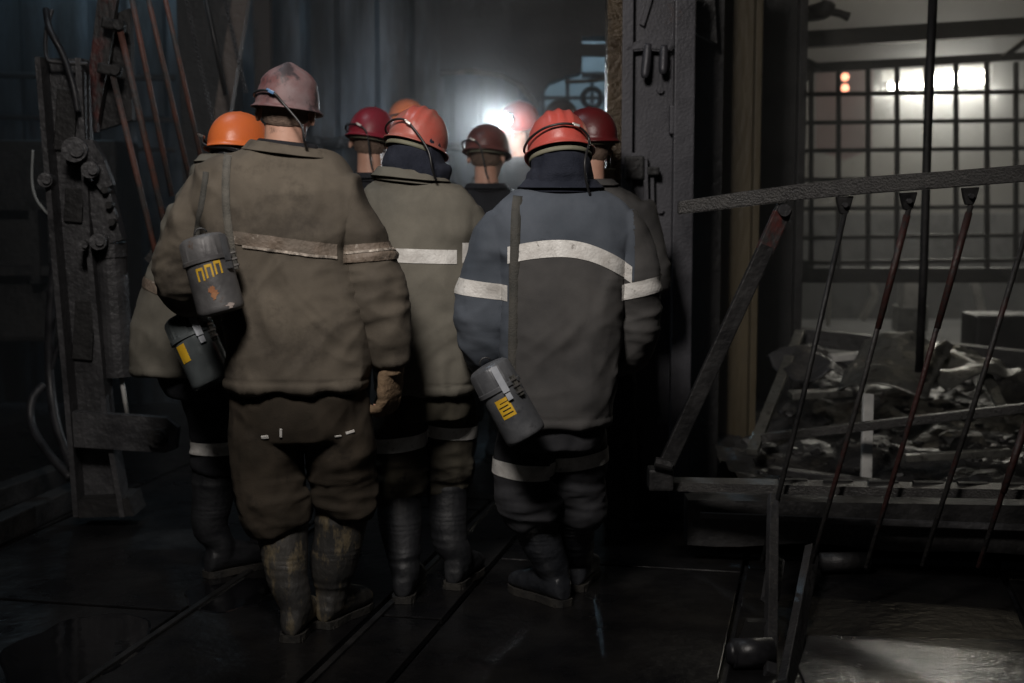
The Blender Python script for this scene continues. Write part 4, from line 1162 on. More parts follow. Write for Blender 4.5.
    b = remesh(b, .005, 2); displace(b, lambda q, n: .002 * ridge(q, 16, 16, 30, 4))
    link('glove', b, M_GLOVE, p, smooth=True)
    hair_shell(p, HM, zlow=-.036)
    HH = HM @ Matrix.Translation(V((0, -.002, .028)))
    make_helmet(p, HH, M_H1, k=.955, ribs='crest', clip='blue', liner=False,
                cable={'local': [(-.03, .14, .03), (-.085, .105, .022), (-.112, .02, .014), (-.095, -.065, .020), (-.055, -.122, .026), (-.012, -.142, .020), (.022, -.138, -.01)],
                       'world': [at(301, 125, Y - .12), at(304, 140, Y - .12), at(307, 149, Y - .09)], 'clip': (-.018, -.142, .022)}, lamp=True)
    return p

def person_eight():
    Y = 4.75
    torso = px_torso([(561, 186, 24, .06, .03), (561, 191, 40, .085, .02), (561, 198, 52, .10, .01), (561, 212, 66, .115, 0), (561, 232, 72, .13, 0), (561, 258, 66, .14, 0),
                      (561, 300, 60, .15, 0), (560, 345, 57, .155, 0), (559, 390, 54, .16, 0), (557, 421, 53, .16, 0)], Y)
    arms = [px_limb([(508, 224, 22, 0), (497, 245, 25, 0), (489, 275, 25, 0), (484, 308, 25, 0), (486, 340, 24, .03), (494, 362, 22, .12), (510, 362, 19, .28)], Y),
            px_limb([(614, 224, 22, 0), (626, 245, 24, 0), (633, 275, 23, 0), (635, 308, 22, .02), (632, 340, 21, .06), (622, 356, 19, .18), (612, 356, 17, .30)], Y)]
    hips = px_torso([(558, 400, 48, .13, 0), (555, 425, 50, .135, 0), (552, 445, 48, .13, 0)], Y)
    legs = [px_limb([(528, 430, 28, 0), (524, 455, 30, 0), (523, 480, 29, .02), (527, 500, 29, .02), (532, 515, 27, .02), (534, 520, 25, .02)], Y),
            px_limb([(577, 430, 28, .05), (579, 455, 28, .08), (578, 480, 27, .1), (577, 500, 29, .12), (575, 512, 28, .12), (573, 519, 25, .12)], Y)]
    HM = basis(at(560, 160, Y + .05), yaw=.10, pitch=.28, roll=-.05)
    hl, hr = fl(566, 607), fl(575, 592)
    tl, tr = V((-.55, -.22, 0)), V((.25, 1, 0))
    tl = V((-.62, .75, 0))
    p = make_body(HM, torso, arms, legs, [hl, hr], [tl, tr],
                  [(arms[0][-1][0], V((.2, 1, .1)), V((0, 0, 1)), .0088, 1, .5, 1), (arms[1][-1][0], V((-.2, 1, .1)), V((0, 0, 1)), .0088, 1, .5, -1)],
                  'person in grey jacket with blue shoulders and white reflective stripes, red helmet, dark hood', shafts=[px_limb([(533, 512, 23, .03), (541, 540, 21, .04), (549, 565, 18, .05), (555, 582, 16, .05)], Y), px_limb([(574, 512, 22, .12), (575, 540, 20, .14), (576, 565, 18, .16)], Y)], vox=.0075)
    j = garment_jacket(torso, arms, Y, seed=11, amp=.75)
    bodies['eight'] = j.copy()
    zt = at(560, 240, Y - .14).z; zb = at(560, 257, Y - .14).z
    cx = at(560, 0, Y).x
    warp = lambda c: 1.0 * (c.x - cx) ** 2 * (1.6 if c.x > cx else .8)
    xl, xr = at(508, 250, Y).x, at(630, 250, Y).x
    s1 = band(j, [(V((0, 0, zb)), V((0, 0, 1))), (V((0, 0, zt)), V((0, 0, -1))), (V((xl, 0, 0)), V((1, 0, 0))), (V((xr, 0, 0)), V((-1, 0, 0)))], .003, warp)
    z1 = at(485, 282, Y - .08).z; z2 = at(485, 298, Y - .08).z
    s2 = band(j, [(V((0, 0, z2)), V((0, 0, 1))), (V((0, 0, z1)), V((0, 0, -1))), (V((at(508, 290, Y).x, 0, 0)), V((-1, 0, 0)))], .003, lambda c: .12 * (c.x - at(485, 290, Y).x))
    s3 = band(j, [(V((0, 0, z2 + .003)), V((0, 0, 1))), (V((0, 0, z1 + .003)), V((0, 0, -1))), (V((at(619, 290, Y).x, 0, 0)), V((1, 0, 0)))], .003, lambda c: -.22 * (c.x - at(636, 290, Y).x))
    # blue yoke: the panel above the stripe and the upper sleeves / lower sleeve sides
    yoke = band(j, [(V((0, 0, zb + .01)), V((0, 0, 1)))], .0012, warp)
    dele = [f for f in yoke.faces if abs(f.calc_center_median().x - cx) > m_px(73, Y) or f.calc_center_median().z < zb - .10]
    bmesh.ops.delete(yoke, geom=dele, context='FACES')
    slv = band(j, [(V((at(509, 290, Y).x, 0, 0)), V((-1, 0, 0))), (V((0, 0, at(0, 212, Y).z)), V((0, 0, -1)))], .0013)
    jo = link('jacket', j, M_GREY, p, smooth=True)
    y = link('shoulder_panel', yoke, M_BLUE, jo, smooth=True); y['label'] = 'blue shoulder panel of the grey jacket'
    link('sleeve_panel', slv, M_BLUE, jo, smooth=True)
    for s in (s1, s2, s3): link_pieces('reflective_stripe', s, M_REFL, jo)
    collar_ring(at(561, 189, Y + .015), m_px(34, Y), .088, .026, mat=M_NAVY, parent=p, seed=12, fold=True)
    t = garment_trousers(hips, legs, seed=13, amp=1.1)
    bs = []
    for (x, ya, yb, sl) in ((523, 464, 480, .10), (578, 460, 475, -.18)):
        zz1, zz2 = at(x, ya, Y - .08).z, at(x, yb, Y - .08).z; xc = at(x, 0, Y).x
        side = (V((at(550, 0, Y).x, 0, 0)), V((-1, 0, 0)) if x < 550 else V((1, 0, 0)))
        bs.append(band(t, [(V((0, 0, zz2)), V((0, 0, 1))), (V((0, 0, zz1)), V((0, 0, -1))), side], .003, lambda c, xc=xc, sl=sl: sl * (c.x - xc)))
    to = link('trousers', t, M_DARKT, p, smooth=True)
    for s in bs: link_pieces('reflective_stripe', s, M_REFL, to)
    make_boot(p, px_limb([(533, 512, 23, .03), (541, 540, 21, .04), (549, 565, 18, .05), (555, 582, 16, .05)], Y), hl, tl, M_BOOT)
    make_boot(p, px_limb([(574, 512, 22, .12), (575, 540, 20, .14), (576, 565, 18, .16)], Y), hr, tr, M_BOOT)
    R = HM
    hood(p, [(HM @ V((0, -.005, .105)), .055, .07), (HM @ V((0, -.01, .07)), .083, .105), (HM @ V((0, -.01, .02)), .094, .118), (HM @ V((0, -.01, -.05)), .098, .112),
             (at(560, 172, Y + .02), .103, .10), (at(560, 186, Y + .02), .112, .10), (at(560, 193, Y + .02), .10, .09)], M_NAVY, seed=4, cutM=HM)
    HH = HM @ Matrix.Translation(V((0, -.006, .040)))
    make_helmet(p, HH, M_HR, k=1.02, ribs='three', clip='metal', band_low=.020, band_out=.010,
                cable={'local': [(-.03, .14, .03), (-.090, .105, .015), (-.115, .01, .004), (-.104, -.07, .014), (-.06, -.125, .030), (0, -.142, .036), (.048, -.131, .026), (.082, -.110, -.01)],
                       'world': [at(585, 160, Y - .10), at(586, 180, Y - .10), at(590, 195, Y - .08)], 'clip': (.042, -.135, .030)}, lamp=True)
    return p

def person_five():
    Y = 5.0
    torso = px_torso([(410, 176, 20, .06, .03), (411, 183, 34, .085, .02), (415, 190, 48, .10, .01), (419, 202, 56, .115, 0), (421, 225, 57, .13, 0), (422, 258, 55, .14, 0),
                      (424, 300, 55, .15, 0), (426, 345, 53, .155, 0), (428, 372, 51, .16, 0), (428, 388, 50, .16, 0)], Y)
    arms = [px_limb([(378, 212, 22, 0), (371, 240, 23, 0), (368, 275, 23, .02), (371, 310, 22, .05), (378, 335, 20, .15), (390, 336, 18, .3)], Y),
            px_limb([(460, 212, 22, 0), (467, 240, 22, 0), (471, 275, 21, .02), (471, 310, 21, .05), (466, 335, 20, .15), (455, 336, 18, .3)], Y)]
    hips = px_torso([(428, 370, 46, .13, 0), (426, 395, 48, .135, 0), (424, 415, 46, .13, 0)], Y)
    legs = [px_limb([(402, 400, 27, 0), (399, 425, 28, 0), (398, 450, 27, .02), (398, 475, 27, .02), (399, 492, 26, .03), (400, 498, 25, .03)], Y),
            px_limb([(449, 400, 26, .05), (451, 425, 26, .08), (450, 450, 25, .1), (448, 470, 25, .12), (447, 482, 24, .12), (447, 488, 23, .12)], Y)]
    HM = basis(at(415, 153, Y + .05), yaw=-.15, pitch=.22, roll=.24)
    hl, hr = fl(402, 604), fl(452, 590)
    tl, tr = V((.1, 1, 0)), V((.3, 1, 0))
    p = make_body(HM, torso, arms, legs, [hl, hr], [tl, tr],
                  [(arms[0][-1][0], V((.2, 1, .1)), V((0, 0, 1)), .0088, 1, .5, 1), (arms[1][-1][0], V((-.2, 1, .1)), V((0, 0, 1)), .0088, 1, .5, -1)],
                  'person in pale grey-olive jacket with one grey stripe, scratched red helmet over black hood', shafts=[px_limb([(399, 490, 23, .03), (400, 520, 22, .04), (401, 555, 20, .05), (402, 575, 17, .05)], Y), px_limb([(447, 480, 22, .12), (448, 510, 20, .14), (450, 540, 18, .16)], Y)], vox=.0075)
    j = garment_jacket(torso, arms, Y, seed=21, amp=.95)
    bodies['five'] = j.copy()
    zt = at(421, 249, Y - .13).z; zb = at(421, 263, Y - .13).z
    s1 = band(j, [(V((0, 0, zb)), V((0, 0, 1))), (V((0, 0, zt)), V((0, 0, -1))), (V((at(380, 250, Y).x, 0, 0)), V((1, 0, 0))), (V((at(458, 250, Y).x, 0, 0)), V((-1, 0, 0)))], .003,
              lambda c: .03 * (c.x - at(421, 0, Y).x))
    s2 = band(j, [(V((0, 0, zb - .002)), V((0, 0, 1))), (V((0, 0, zt + .02)), V((0, 0, -1))), (V((at(463, 250, Y).x, 0, 0)), V((1, 0, 0)))], .003)
    jo = link('jacket', j, M_GREYOL, p, smooth=True)
    for s in (s1, s2): link_pieces('reflective_stripe', s, M_REFL, jo)
    collar_ring(at(411, 180, Y + .015), m_px(31, Y), .088, .030, mat=M_GREYOL, parent=p, seed=22, fold=True, tilt=-.12)
    t = garment_trousers(hips, legs, seed=23, amp=1.0)
    bs = []
    for (x, ya, yb, sl) in ((398, 437, 452, -.12), (450, 431, 444, .05)):
        zz1, zz2 = at(x, ya, Y - .08).z, at(x, yb, Y - .08).z; xc = at(x, 0, Y).x
        side = (V((at(425, 0, Y).x, 0, 0)), V((-1, 0, 0)) if x < 425 else V((1, 0, 0)))
        bs.append(band(t, [(V((0, 0, zz2)), V((0, 0, 1))), (V((0, 0, zz1)), V((0, 0, -1))), side], .003, lambda c, xc=xc, sl=sl: sl * (c.x - xc)))
    to = link('trousers', t, M_GREYOL_T, p, smooth=True)
    for s in bs: link_pieces('reflective_stripe', s, M_REFL, to)
    make_boot(p, px_limb([(399, 490, 23, .03), (400, 520, 22, .04), (401, 555, 20, .05), (402, 575, 17, .05)], Y), hl, tl, M_BOOTD)
    make_boot(p, px_limb([(447, 480, 22, .12), (448, 510, 20, .14), (450, 540, 18, .16)], Y), hr, tr, M_BOOTD)
    hood(p, [(HM @ V((0, -.005, .105)), .055, .07), (HM @ V((0, -.01, .07)), .083, .105), (HM @ V((0, -.01, .02)), .094, .118), (HM @ V((.008, -.01, -.04)), .105, .112),
             (at(418, 168, Y + .02), .114, .10), (at(416, 180, Y + .02), .110, .095), (at(414, 188, Y + .02), .095, .085)], M_NAVY, seed=7, cutM=HM)
    HH = HM @ Matrix.Translation(V((0, -.006, .040)))
    make_helmet(p, HH, M_HS, k=1.0, ribs='three', clip='metal', band_low=.018, band_out=.010,
                cable={'local': [(-.03, .14, .03), (-.090, .105, .015), (-.115, .01, .004), (-.105, -.07, .012), (-.075, -.115, .030), (-.028, -.140, .036), (.018, -.141, .010)],
                       'world': [at(428, 150, Y - .11), at(432, 168, Y - .12), at(436, 180, Y - .10)], 'clip': (-.010, -.143, .028)}, lamp=True)
    return p

def person_two():
    Y = 5.15
    torso = px_torso([(232, 158, 20, .06, .03), (228, 166, 34, .085, .02), (226, 180, 34, .10, .01), (222, 196, 42, .115, 0), (218, 220, 45, .13, 0), (210, 255, 49, .15, 0),
                      (203, 290, 58, .16, 0), (197, 330, 61, .17, 0), (195, 356, 60, .17, 0), (195, 371, 60, .17, 0)], Y)
    arms = [px_limb([(186, 212, 17, 0), (178, 235, 18, .02), (174, 262, 19, .05), (180, 285, 18, .12), (190, 290, 17, .25), (205, 285, 15, .35)], Y),
            px_limb([(256, 196, 20, 0), (262, 225, 20, .02), (264, 258, 20, .05), (262, 285, 19, .12), (255, 290, 17, .25), (245, 285, 15, .35)], Y)]
    hips = px_torso([(200, 350, 44, .13, 0), (205, 375, 46, .135, 0), (212, 395, 44, .13, 0)], Y)
    legs = [px_limb([(207, 390, 26, 0), (211, 412, 24, 0), (214, 432, 22, .02), (215, 450, 21, .02), (215, 462, 21, .02), (214, 470, 21, .02)], Y),
            px_limb([(245, 390, 25, .1), (250, 412, 24, .12), (252, 432, 22, .14), (252, 450, 21, .16), (252, 462, 21, .17), (252, 470, 21, .17)], Y)]
    HM = basis(at(240, 155, Y + .05), yaw=-.45, pitch=.15, roll=-.05)
    hl, hr = fl(207, 578), fl(255, 566)
    tl, tr = V((.55, .55, 0)), V((.4, 1, 0))
    p = make_body(HM, torso, arms, legs, [hl, hr], [tl, tr],
                  [(arms[0][-1][0], V((.2, 1, .1)), V((0, 0, 1)), .0088, 1, .5, 1), (arms[1][-1][0], V((-.2, 1, .1)), V((0, 0, 1)), .0088, 1, .5, -1)],
                  'person in orange helmet and grey-green jacket, half hidden behind the mauve-helmeted one', shafts=[px_limb([(215, 462, 23, .03), (213, 495, 21, .04), (210, 525, 18, .05), (210, 550, 16, .05)], Y), px_limb([(252, 465, 22, .17), (254, 500, 20, .2), (256, 530, 18, .2)], Y)], vox=.0085)
    j = garment_jacket(torso, arms, Y, seed=31, amp=.9, vox=.010)
    bodies['two'] = j.copy()
    zt = at(185, 292, Y - .13).z; zb = at(185, 303, Y - .13).z
    s1 = band(j, [(V((0, 0, zb)), V((0, 0, 1))), (V((0, 0, zt)), V((0, 0, -1)))], .003, lambda c: .35 * (c.x - at(185, 0, Y).x) if c.x < at(230, 0, Y).x else .3)
    jo = link('jacket', j, M_GREYOL, p, smooth=True)
    link_pieces('reflective_stripe', s1, M_REFLD, jo)
    collar_ring(at(231, 163, Y + .015), m_px(28, Y), .085, .026, mat=M_GREYOL, parent=p, seed=32)
    t = garment_trousers(hips, legs, seed=33, amp=.9, vox=.010)
    x, ya, yb = 215, 444, 456
    s = band(t, [(V((0, 0, at(x, yb, Y - .08).z)), V((0, 0, 1))), (V((0, 0, at(x, ya, Y - .08).z)), V((0, 0, -1)))], .003)
    to = link('trousers', t, M_BLACK, p, smooth=True)
    link_pieces('reflective_stripe', s, M_REFL, to)
    make_boot(p, px_limb([(215, 462, 23, .03), (213, 495, 21, .04), (210, 525, 18, .05), (210, 550, 16, .05)], Y), hl, tl, M_BOOTD)
    make_boot(p, px_limb([(252, 465, 22, .17), (254, 500, 20, .2), (256, 530, 18, .2)], Y), hr, tr, M_BOOTD)
    hood(p, [(HM @ V((0, -.005, .105)), .055, .07), (HM @ V((0, -.01, .07)), .083, .100), (HM @ V((0, -.01, .02)), .088, .108), (HM @ V((0, -.01, -.05)), .088, .100),
             (at(234, 160, Y + .02), .09, .09), (at(233, 168, Y + .02), .085, .085)], M_BLACK, seed=9, cutM=HM)
    HH = HM @ Matrix.Translation(V((0, -.006, .034)))
    make_helmet(p, HH, M_HO, k=1.0, ribs='none', clip='dark',
                cable={'local': [(-.03, .14, .03), (-.100, .08, .010), (-.117, .0, .004), (-.105, -.07, .014), (-.075, -.115, .016), (-.05, -.130, -.02)],
                       'world': [at(238, 150, Y - .10), at(236, 160, Y - .09)], 'clip': (-.080, -.114, .018)}, lamp=True)
    return p

# ---------------------------------------------------------------- the men further back (full figures, mostly hidden)
def std_person(px, py, Y, label, helm, jacket, yaw=0, pitch=.1, roll=0, cloth=M_BLACK, trous=M_BLACK, hoodm=None, hair=True, ribs='none', lampmat=True,
               turn=0, cable=True, vox=.010, helmk=1.0, seed=40, collar=None, inner=None, arms_down=False):
    """head centre at the picture point; turn = body heading (0 = away from the camera)"""
    hc = at(px, py, Y); H = hc.z / .925; gx, gy = hc.x, hc.y - .03
    R = Matrix.Rotation(turn, 3, 'Z')
    def T(x, y, z): return V((gx, gy, 0)) + R @ V((x, y, z * H))
    hx = abs(math.cos(turn)); 
    def tw(w, d): return (w * hx + d * (1 - hx), d * hx + w * (1 - hx))
    rows = [(.85, .055, .055), (.835, .10, .08), (.818, .16, .10), (.795, .205, .115), (.76, .215, .125), (.69, .20, .13), (.60, .19, .135), (.53, .195, .14), (.47, .20, .145)]
    torso = [(T(0, 0, z), *tw(w, d)) for z, w, d in rows]
    arms = []
    for s in (-1, 1):
        if arms_down:
            arms.append([(T(s * .18, 0, .79), .075), (T(s * .22, -.01, .70), .072), (T(s * .25, -.01, .60), .068), (T(s * .27, .05, .52), .062), (T(s * .27, .10, .46), .05)])
        else:
            arms.append([(T(s * .18, 0, .79), .075), (T(s * .22, 0, .70), .072), (T(s * .24, .0, .62), .07), (T(s * .22, .12, .585), .062), (T(s * .16, .27, .59), .05)])
    hips = [(T(0, 0, .50), *tw(.16, .13)), (T(0, 0, .46), *tw(.17, .14)), (T(0, 0, .43), *tw(.165, .13))]
    legs = [[(T(s * .09, 0, .46), .095), (T(s * .10, 0, .38), .092), (T(s * .11, .02, .28), .085), (T(s * .11, .01, .22), .083), (T(s * .11, 0, .18), .080)] for s in (-1, 1)]
    heels = []
    for s in (-1, 1):
        h = T(s * .11, -.06, 0); heels.append(V((h.x, h.y, 0)))
    toes = [R @ V((-.12, 1, 0)), R @ V((.12, 1, 0))]
    HM = basis(hc, yaw=turn + yaw, pitch=pitch, roll=roll)
    hd = [(a[-1][0], (a[-1][0] - a[-2][0]), V((0, 0, 1)) if not arms_down else R @ V((s, 0, 0)), .0088, 1, .5, -s) for a, s in zip(arms, (-1, 1))]
    p = make_body(HM, torso, arms, legs, heels, toes, hd, label, vox=vox)
    j = garment_jacket(torso, arms, Y, seed=seed, amp=.8, vox=.012)
    link('jacket', j, jacket, p, smooth=True)
    cb = T(0, 0, .835)
    collar_ring(cb, tw(.088, .085)[0], tw(.088, .085)[1], .022, mat=collar or jacket, parent=p, seed=seed)
    t = garment_trousers(hips, legs, seed=seed + 1, vox=.012)
    link('trousers', t, trous, p, smooth=True)
    for s in (0, 1):
        top = legs[s][-1][0]
        make_boot(p, [(top + V((0, 0, .04)), .068), (top - V((0, 0, .06)), .062), (top - V((0, 0, .14)), .055)], heels[s], toes[s], M_BOOTD)
    if hoodm:
        hood(p, [(HM @ V((0, -.005, .105)), .055, .07), (HM @ V((0, -.01, .07)), .083, .100), (HM @ V((0, -.01, .02)), .088, .108), (HM @ V((0, -.01, -.05)), .090, .100),
                 (T(0, 0, .875), .09, .09), (T(0, 0, .85), .09, .085)], hoodm, seed=seed, cutM=HM)
    elif hair:
        hair_shell(p, HM, zlow=-.05)
    HH = HM @ Matrix.Translation(V((0, -.004, .036)))
    cab = {'local': [(-.03, .14, .03), (-.090, .105, .015), (-.115, .01, .006), (-.105, -.07, .014), (-.075, -.112, .020), (-.028, -.138, .016), (.010, -.138, -.02)],
           'world': [HM @ V((.035, -.125, -.09)), HM @ V((.05, -.12, -.13))], 'clip': (-.030, -.140, .018)} if cable else None
    make_helmet(p, HH, helm, k=helmk, ribs=ribs, cable=cab, lamp=lampmat)
    return p, HH
person_one(); person_eight(); person_five(); person_two()
M_LENSON = emit('lit_headlamp_lens', (.85, .95, 1.0), 140)
M_LENSDIM = emit('dim_headlamp_lens', (.85, .95, 1.0), 12)
p3, h3 = std_person(371, 143, 6.35, 'person with bare neck, crimson helmet and dark collar, beside the mauve helmet', M_HC, M_BLACK, yaw=-.1, pitch=.12, roll=.12, seed=41, lampmat=M_LENSDIM, cloth=M_BLACK)
p4, h4 = std_person(407, 128, 7.9, 'person almost hidden, only a dusty orange helmet top showing above the scratched red one', M_HO, M_BLACK, seed=47, yaw=.2, lampmat=M_LENSDIM)
p6, h6 = std_person(487, 157, 6.9, 'person in black top and dark brown-red helmet facing the bright headlamp', M_HB, M_BLACK, yaw=-.28, pitch=.18, seed=51, lampmat=M_LENSDIM)
p7, h7 = std_person(520, 131, 7.6, 'person facing the camera with a blazing white headlamp on a red helmet', M_HR, M_GREY, yaw=-.42, pitch=.10, seed=55, turn=PI, cable=False, lampmat=M_LENSON, hair=False)
std_person(589, 147, 5.72, 'person in a deep red helmet with bare cheek showing, pressed beside the steel post', M_HD, M_GREY, yaw=.5, pitch=.05, seed=59, cable=False)
std_person(561, 127, 8.3, 'person almost hidden, only a dark brown helmet top showing behind the red ones', M_HK, M_BLACK, seed=63, cable=False)

# ---------------------------------------------------------------- self-rescuer canisters hanging from shoulder straps
M_CAN = pbr('grey_steel_canister', (.10, .105, .115), (.16, .165, .175), (.05, .05, .055), scale=9, rough=(.32, .55), metal=.35, bump=.15, bscale=40, spot=(.58, .68))
M_CANR = pbr('rust_worn_canister', (.085, .083, .085), (.15, .148, .15), (.10, .055, .03), scale=8, rough=(.4, .65), metal=.25, bump=.2, bscale=40, spot=(.60, .70))
M_CANS = pbr('shiny_wet_canister', (.10, .115, .12), (.15, .17, .175), (.05, .055, .06), scale=8, rough=(.15, .3), metal=.25, bump=.15, bscale=25, spot=(.6, .72))
M_LATCH = pbr('bright_steel_latch', (.62, .65, .70), (.42, .45, .50), scale=15, rough=(.22, .4), metal=.15, bump=.1)
M_YEL = pbr('yellow_label', (.80, .50, .03), (.66, .38, .02), (.16, .12, .04), scale=20, rough=(.45, .6), bump=.1, spot=(.6, .68), spotscale=60)
M_YELP = pbr('yellow_paint', (.72, .44, .02), (.50, .30, .02), scale=40, rough=(.5, .7), bump=.2)
M_RUST = pbr('rust_stain', (.30, .12, .05), (.40, .20, .10), scale=30, rough=(.7, .9), bump=.3)
M_CHIP = pbr('bare_metal_chip', (.50, .42, .38), (.35, .30, .28), scale=30, rough=(.4, .6), bump=.3)
def canister(top, bot, r, label, mat, face_cam=True, latch_ang=.6, label_kind=None, latchmat=M_LATCH):
    top, bot = V(top), V(bot); ax = (top - bot).normalized(); L = (top - bot).length
    toc = (CAM - (top + bot) / 2).normalized(); fwd = (toc - ax * toc.dot(ax)).normalized(); sx = ax.cross(fwd) * -1   # sx: to the right seen from the camera
    if sx.x < 0: sx = -sx
    def pt(a, h, rr): return bot + ax * h + (fwd * math.cos(a) + sx * math.sin(a)) * rr
    def revolve(prof, seg=48, mod=None):
        b = NB(); rows = []
        for h, rr in prof:
            rows.append([pt(2 * PI * i / seg, h, rr * (mod(2 * PI * i / seg, h) if mod else 1)) for i in range(seg)])
        loft(b, rows); bmesh.ops.recalc_face_normals(b, faces=b.faces); return b
    body = revolve([(.0, r * .55), (0, r * .86), (.004, r * .93), (.012, r * .965), (.02, r * .97), (L * .6, r * .95), (L * .66, r * .95)])
    c = link('self_rescuer_canister', body, mat, origin=bot, smooth=False)
    for p in c.data.polygons: p.use_smooth = True
    c.modifiers.new('es', 'EDGE_SPLIT').split_angle = math.radians(40)
    tag(c, label, 'canister')
    rib = lambda a, h: 1 + .022 * (1 if (a * 14 / (2 * PI)) % 1 < .12 else 0)
    lid = revolve([(L * .64, r * .97), (L * .645, r * 1.035), (L * .69, r * 1.035), (L * .70, r * 1.0), (L * .90, r * .98), (L * .94, r * .93), (L * .975, r * .78), (L * .99, r * .5), (L, r * .2)], 96,
                  lambda a, h: rib(a, h) if L * .70 <= h <= L * .93 else 1)
    l = link('lid', lid, mat, c, smooth=True); l.modifiers.new('es', 'EDGE_SPLIT').split_angle = math.radians(30)
    def patch(a0, a1, h0, h1, rr, th=.003, na=8):
        b = NB(); v = []
        for k in range(na + 1):
            a = a0 + (a1 - a0) * k / na
            v.append([b.verts.new(pt(a, h, q)) for h, q in ((h0, rr), (h0, rr + th), (h1, rr + th), (h1, rr))])
        for A, B in zip(v, v[1:]):
            for i in range(4):
                j = (i + 1) % 4; b.faces.new((A[i], A[j], B[j], B[i]))
        b.faces.new(v[0]); b.faces.new(list(reversed(v[-1])))
        bmesh.ops.recalc_face_normals(b, faces=b.faces); return b
    # clasp: strip over the lid, lever and hook
    w = .14
    lt = link('latch', patch(latch_ang - w, latch_ang + w, L * .60, L * .93, r * 1.03, .006, 4), latchmat, c)
    link('latch_hook', patch(latch_ang - w * .8, latch_ang + w * .8, L * .50, L * .585, r * .96, .011, 4), latchmat, lt)
    a2 = latch_ang + .55
    s2 = link('hinge', patch(a2 - .10, a2 + .10, L * .48, L * .74, r * .98, .012, 3), M_STRAPD, c)
    for h in (.52, .60, .68): link('hinge_pin', patch(a2 - .14, a2 + .14, L * h, L * (h + .022), r * .99, .016, 3), M_CLIPM, s2)
    # top lug and ring
    b = NB(); q = top + ax * .004
    pts = [q + (sx * math.cos(t) * .018 + ax * math.sin(t) * .016) for t in [PI * i / 10 for i in range(11)]]
    tube(b, pts, .003, 8); link('strap_ring', b, M_CABLE, c, smooth=True)
    if label_kind == 'plate':
        link('yellow_plate', patch(-.55, .12, L * .32, L * .56, r * .955, .0015), M_YEL, c)
        for k, (a0, a1, h0, h1) in enumerate(((-.50, .05, .36, .375), (-.40, .02, .41, .425), (-.50, -.02, .455, .47), (-.36, .05, .505, .515))):
            link('printed_line', patch(a0, a1, L * h0, L * h1, r * .955 + .0012, .001), M_CABLE, c)
    if label_kind == 'ppp':
        # three block letters that read П П П, hand painted in yellow
        a = -.62
        for k in range(3):
            wl, hh0, hh1 = .24, .42, .585
            st = .075
            tr = .02 * (k)
            b = patch(a, a + st, L * (hh0 + tr), L * (hh1 + tr), r * .955, .0012, 2)
            for (p0, p1, q0, q1) in ((a + wl, a + wl + st, hh0, hh1), (a, a + wl + st, hh1 - .035, hh1)):
                t2 = patch(p0, p1, L * (q0 + tr), L * (q1 + tr), r * .955, .0012, 3)
                me = bpy.data.meshes.new('t'); t2.to_mesh(me); t2.free(); b.from_mesh(me); bpy.data.meshes.remove(me)
            link('painted_letter', b, M_YELP, c)
            a += .40
        def stain(a0, h0, ra, rh, m, nm):
            b = NB(); c0 = [pt(a0 + ra * math.cos(t) * (1 + 1.2 * noise.noise(V((math.cos(t) * 2.6, math.sin(t) * 2.6, a0)))), L * (h0 + rh * math.sin(t) * (1 + 1.2 * noise.noise(V((math.cos(t) * 3, 5, math.sin(t) * 3))))), r * .965 + .0012) for t in [2 * PI * i / 36 for i in range(36)]]
            b.faces.new([b.verts.new(q) for q in c0]); bmesh.ops.recalc_face_normals(b, faces=b.faces)
            link(nm, b, m, c)
        stain(-.12, .25, .16, .085, M_RUST, 'rust_patch'); stain(.42, .055, .17, .035, M_CHIP, 'paint_chip')
    if label_kind == 'small':
        link('yellow_plate', patch(-1.05, -.55, L * .36, L * .60, r * .96, .0015), M_YEL, c)
    return c
# hanging on person one
Yc = 4.27
c1 = canister(at(201, 235, Yc), at(222, 313, Yc - .02), m_px(24.5, Yc), 'grey self-rescuer canister with yellow painted letters, hanging highest behind the olive jacket', M_CANR, latch_ang=.85, label_kind='ppp', latchmat=M_CAN)
Yc = 4.72
c2 = canister(at(183, 313, Yc), at(215, 383, Yc - .04), m_px(23.5, Yc), 'wet shiny self-rescuer canister hanging lowest, in front of the grey-green jacket hem', M_CANS, latch_ang=.25, label_kind='small')
Yc = 4.46
c3 = canister(at(486, 364, Yc), at(527, 437, Yc - .02), m_px(22.5, Yc), 'grey self-rescuer canister with a yellow plate, hanging beside the grey jacket with blue shoulders', M_CAN, latch_ang=.18, label_kind='plate')
ribbon(c1, [bodies['one']], [(228, 153, 4.5), (226, 175, 4.35), (226, 205, 4.33), (229, 232, 4.30), (232, 252, 4.28), (235, 268, 4.27)], 8, 4.4, M_STRAP)
ribbon(c1, [bodies['one']], [(206, 172, 4.45), (203, 195, 4.33), (199, 218, 4.29), (196, 238, 4.27)], 6, 4.4, M_STRAPD)
ribbon(c3, [bodies['eight']], [(518, 196, 4.75), (516, 215, 4.6), (515, 250, 4.6), (514, 300, 4.55), (513, 350, 4.52), (514, 388, 4.47)], 10, 4.6, M_STRAPD)
ribbon(c2, [bodies['two']], [(186, 300, 4.85), (184, 308, 4.75), (183, 316, 4.72)], 5, 4.7, M_STRAPD)
for b in bodies.values(): b.free()
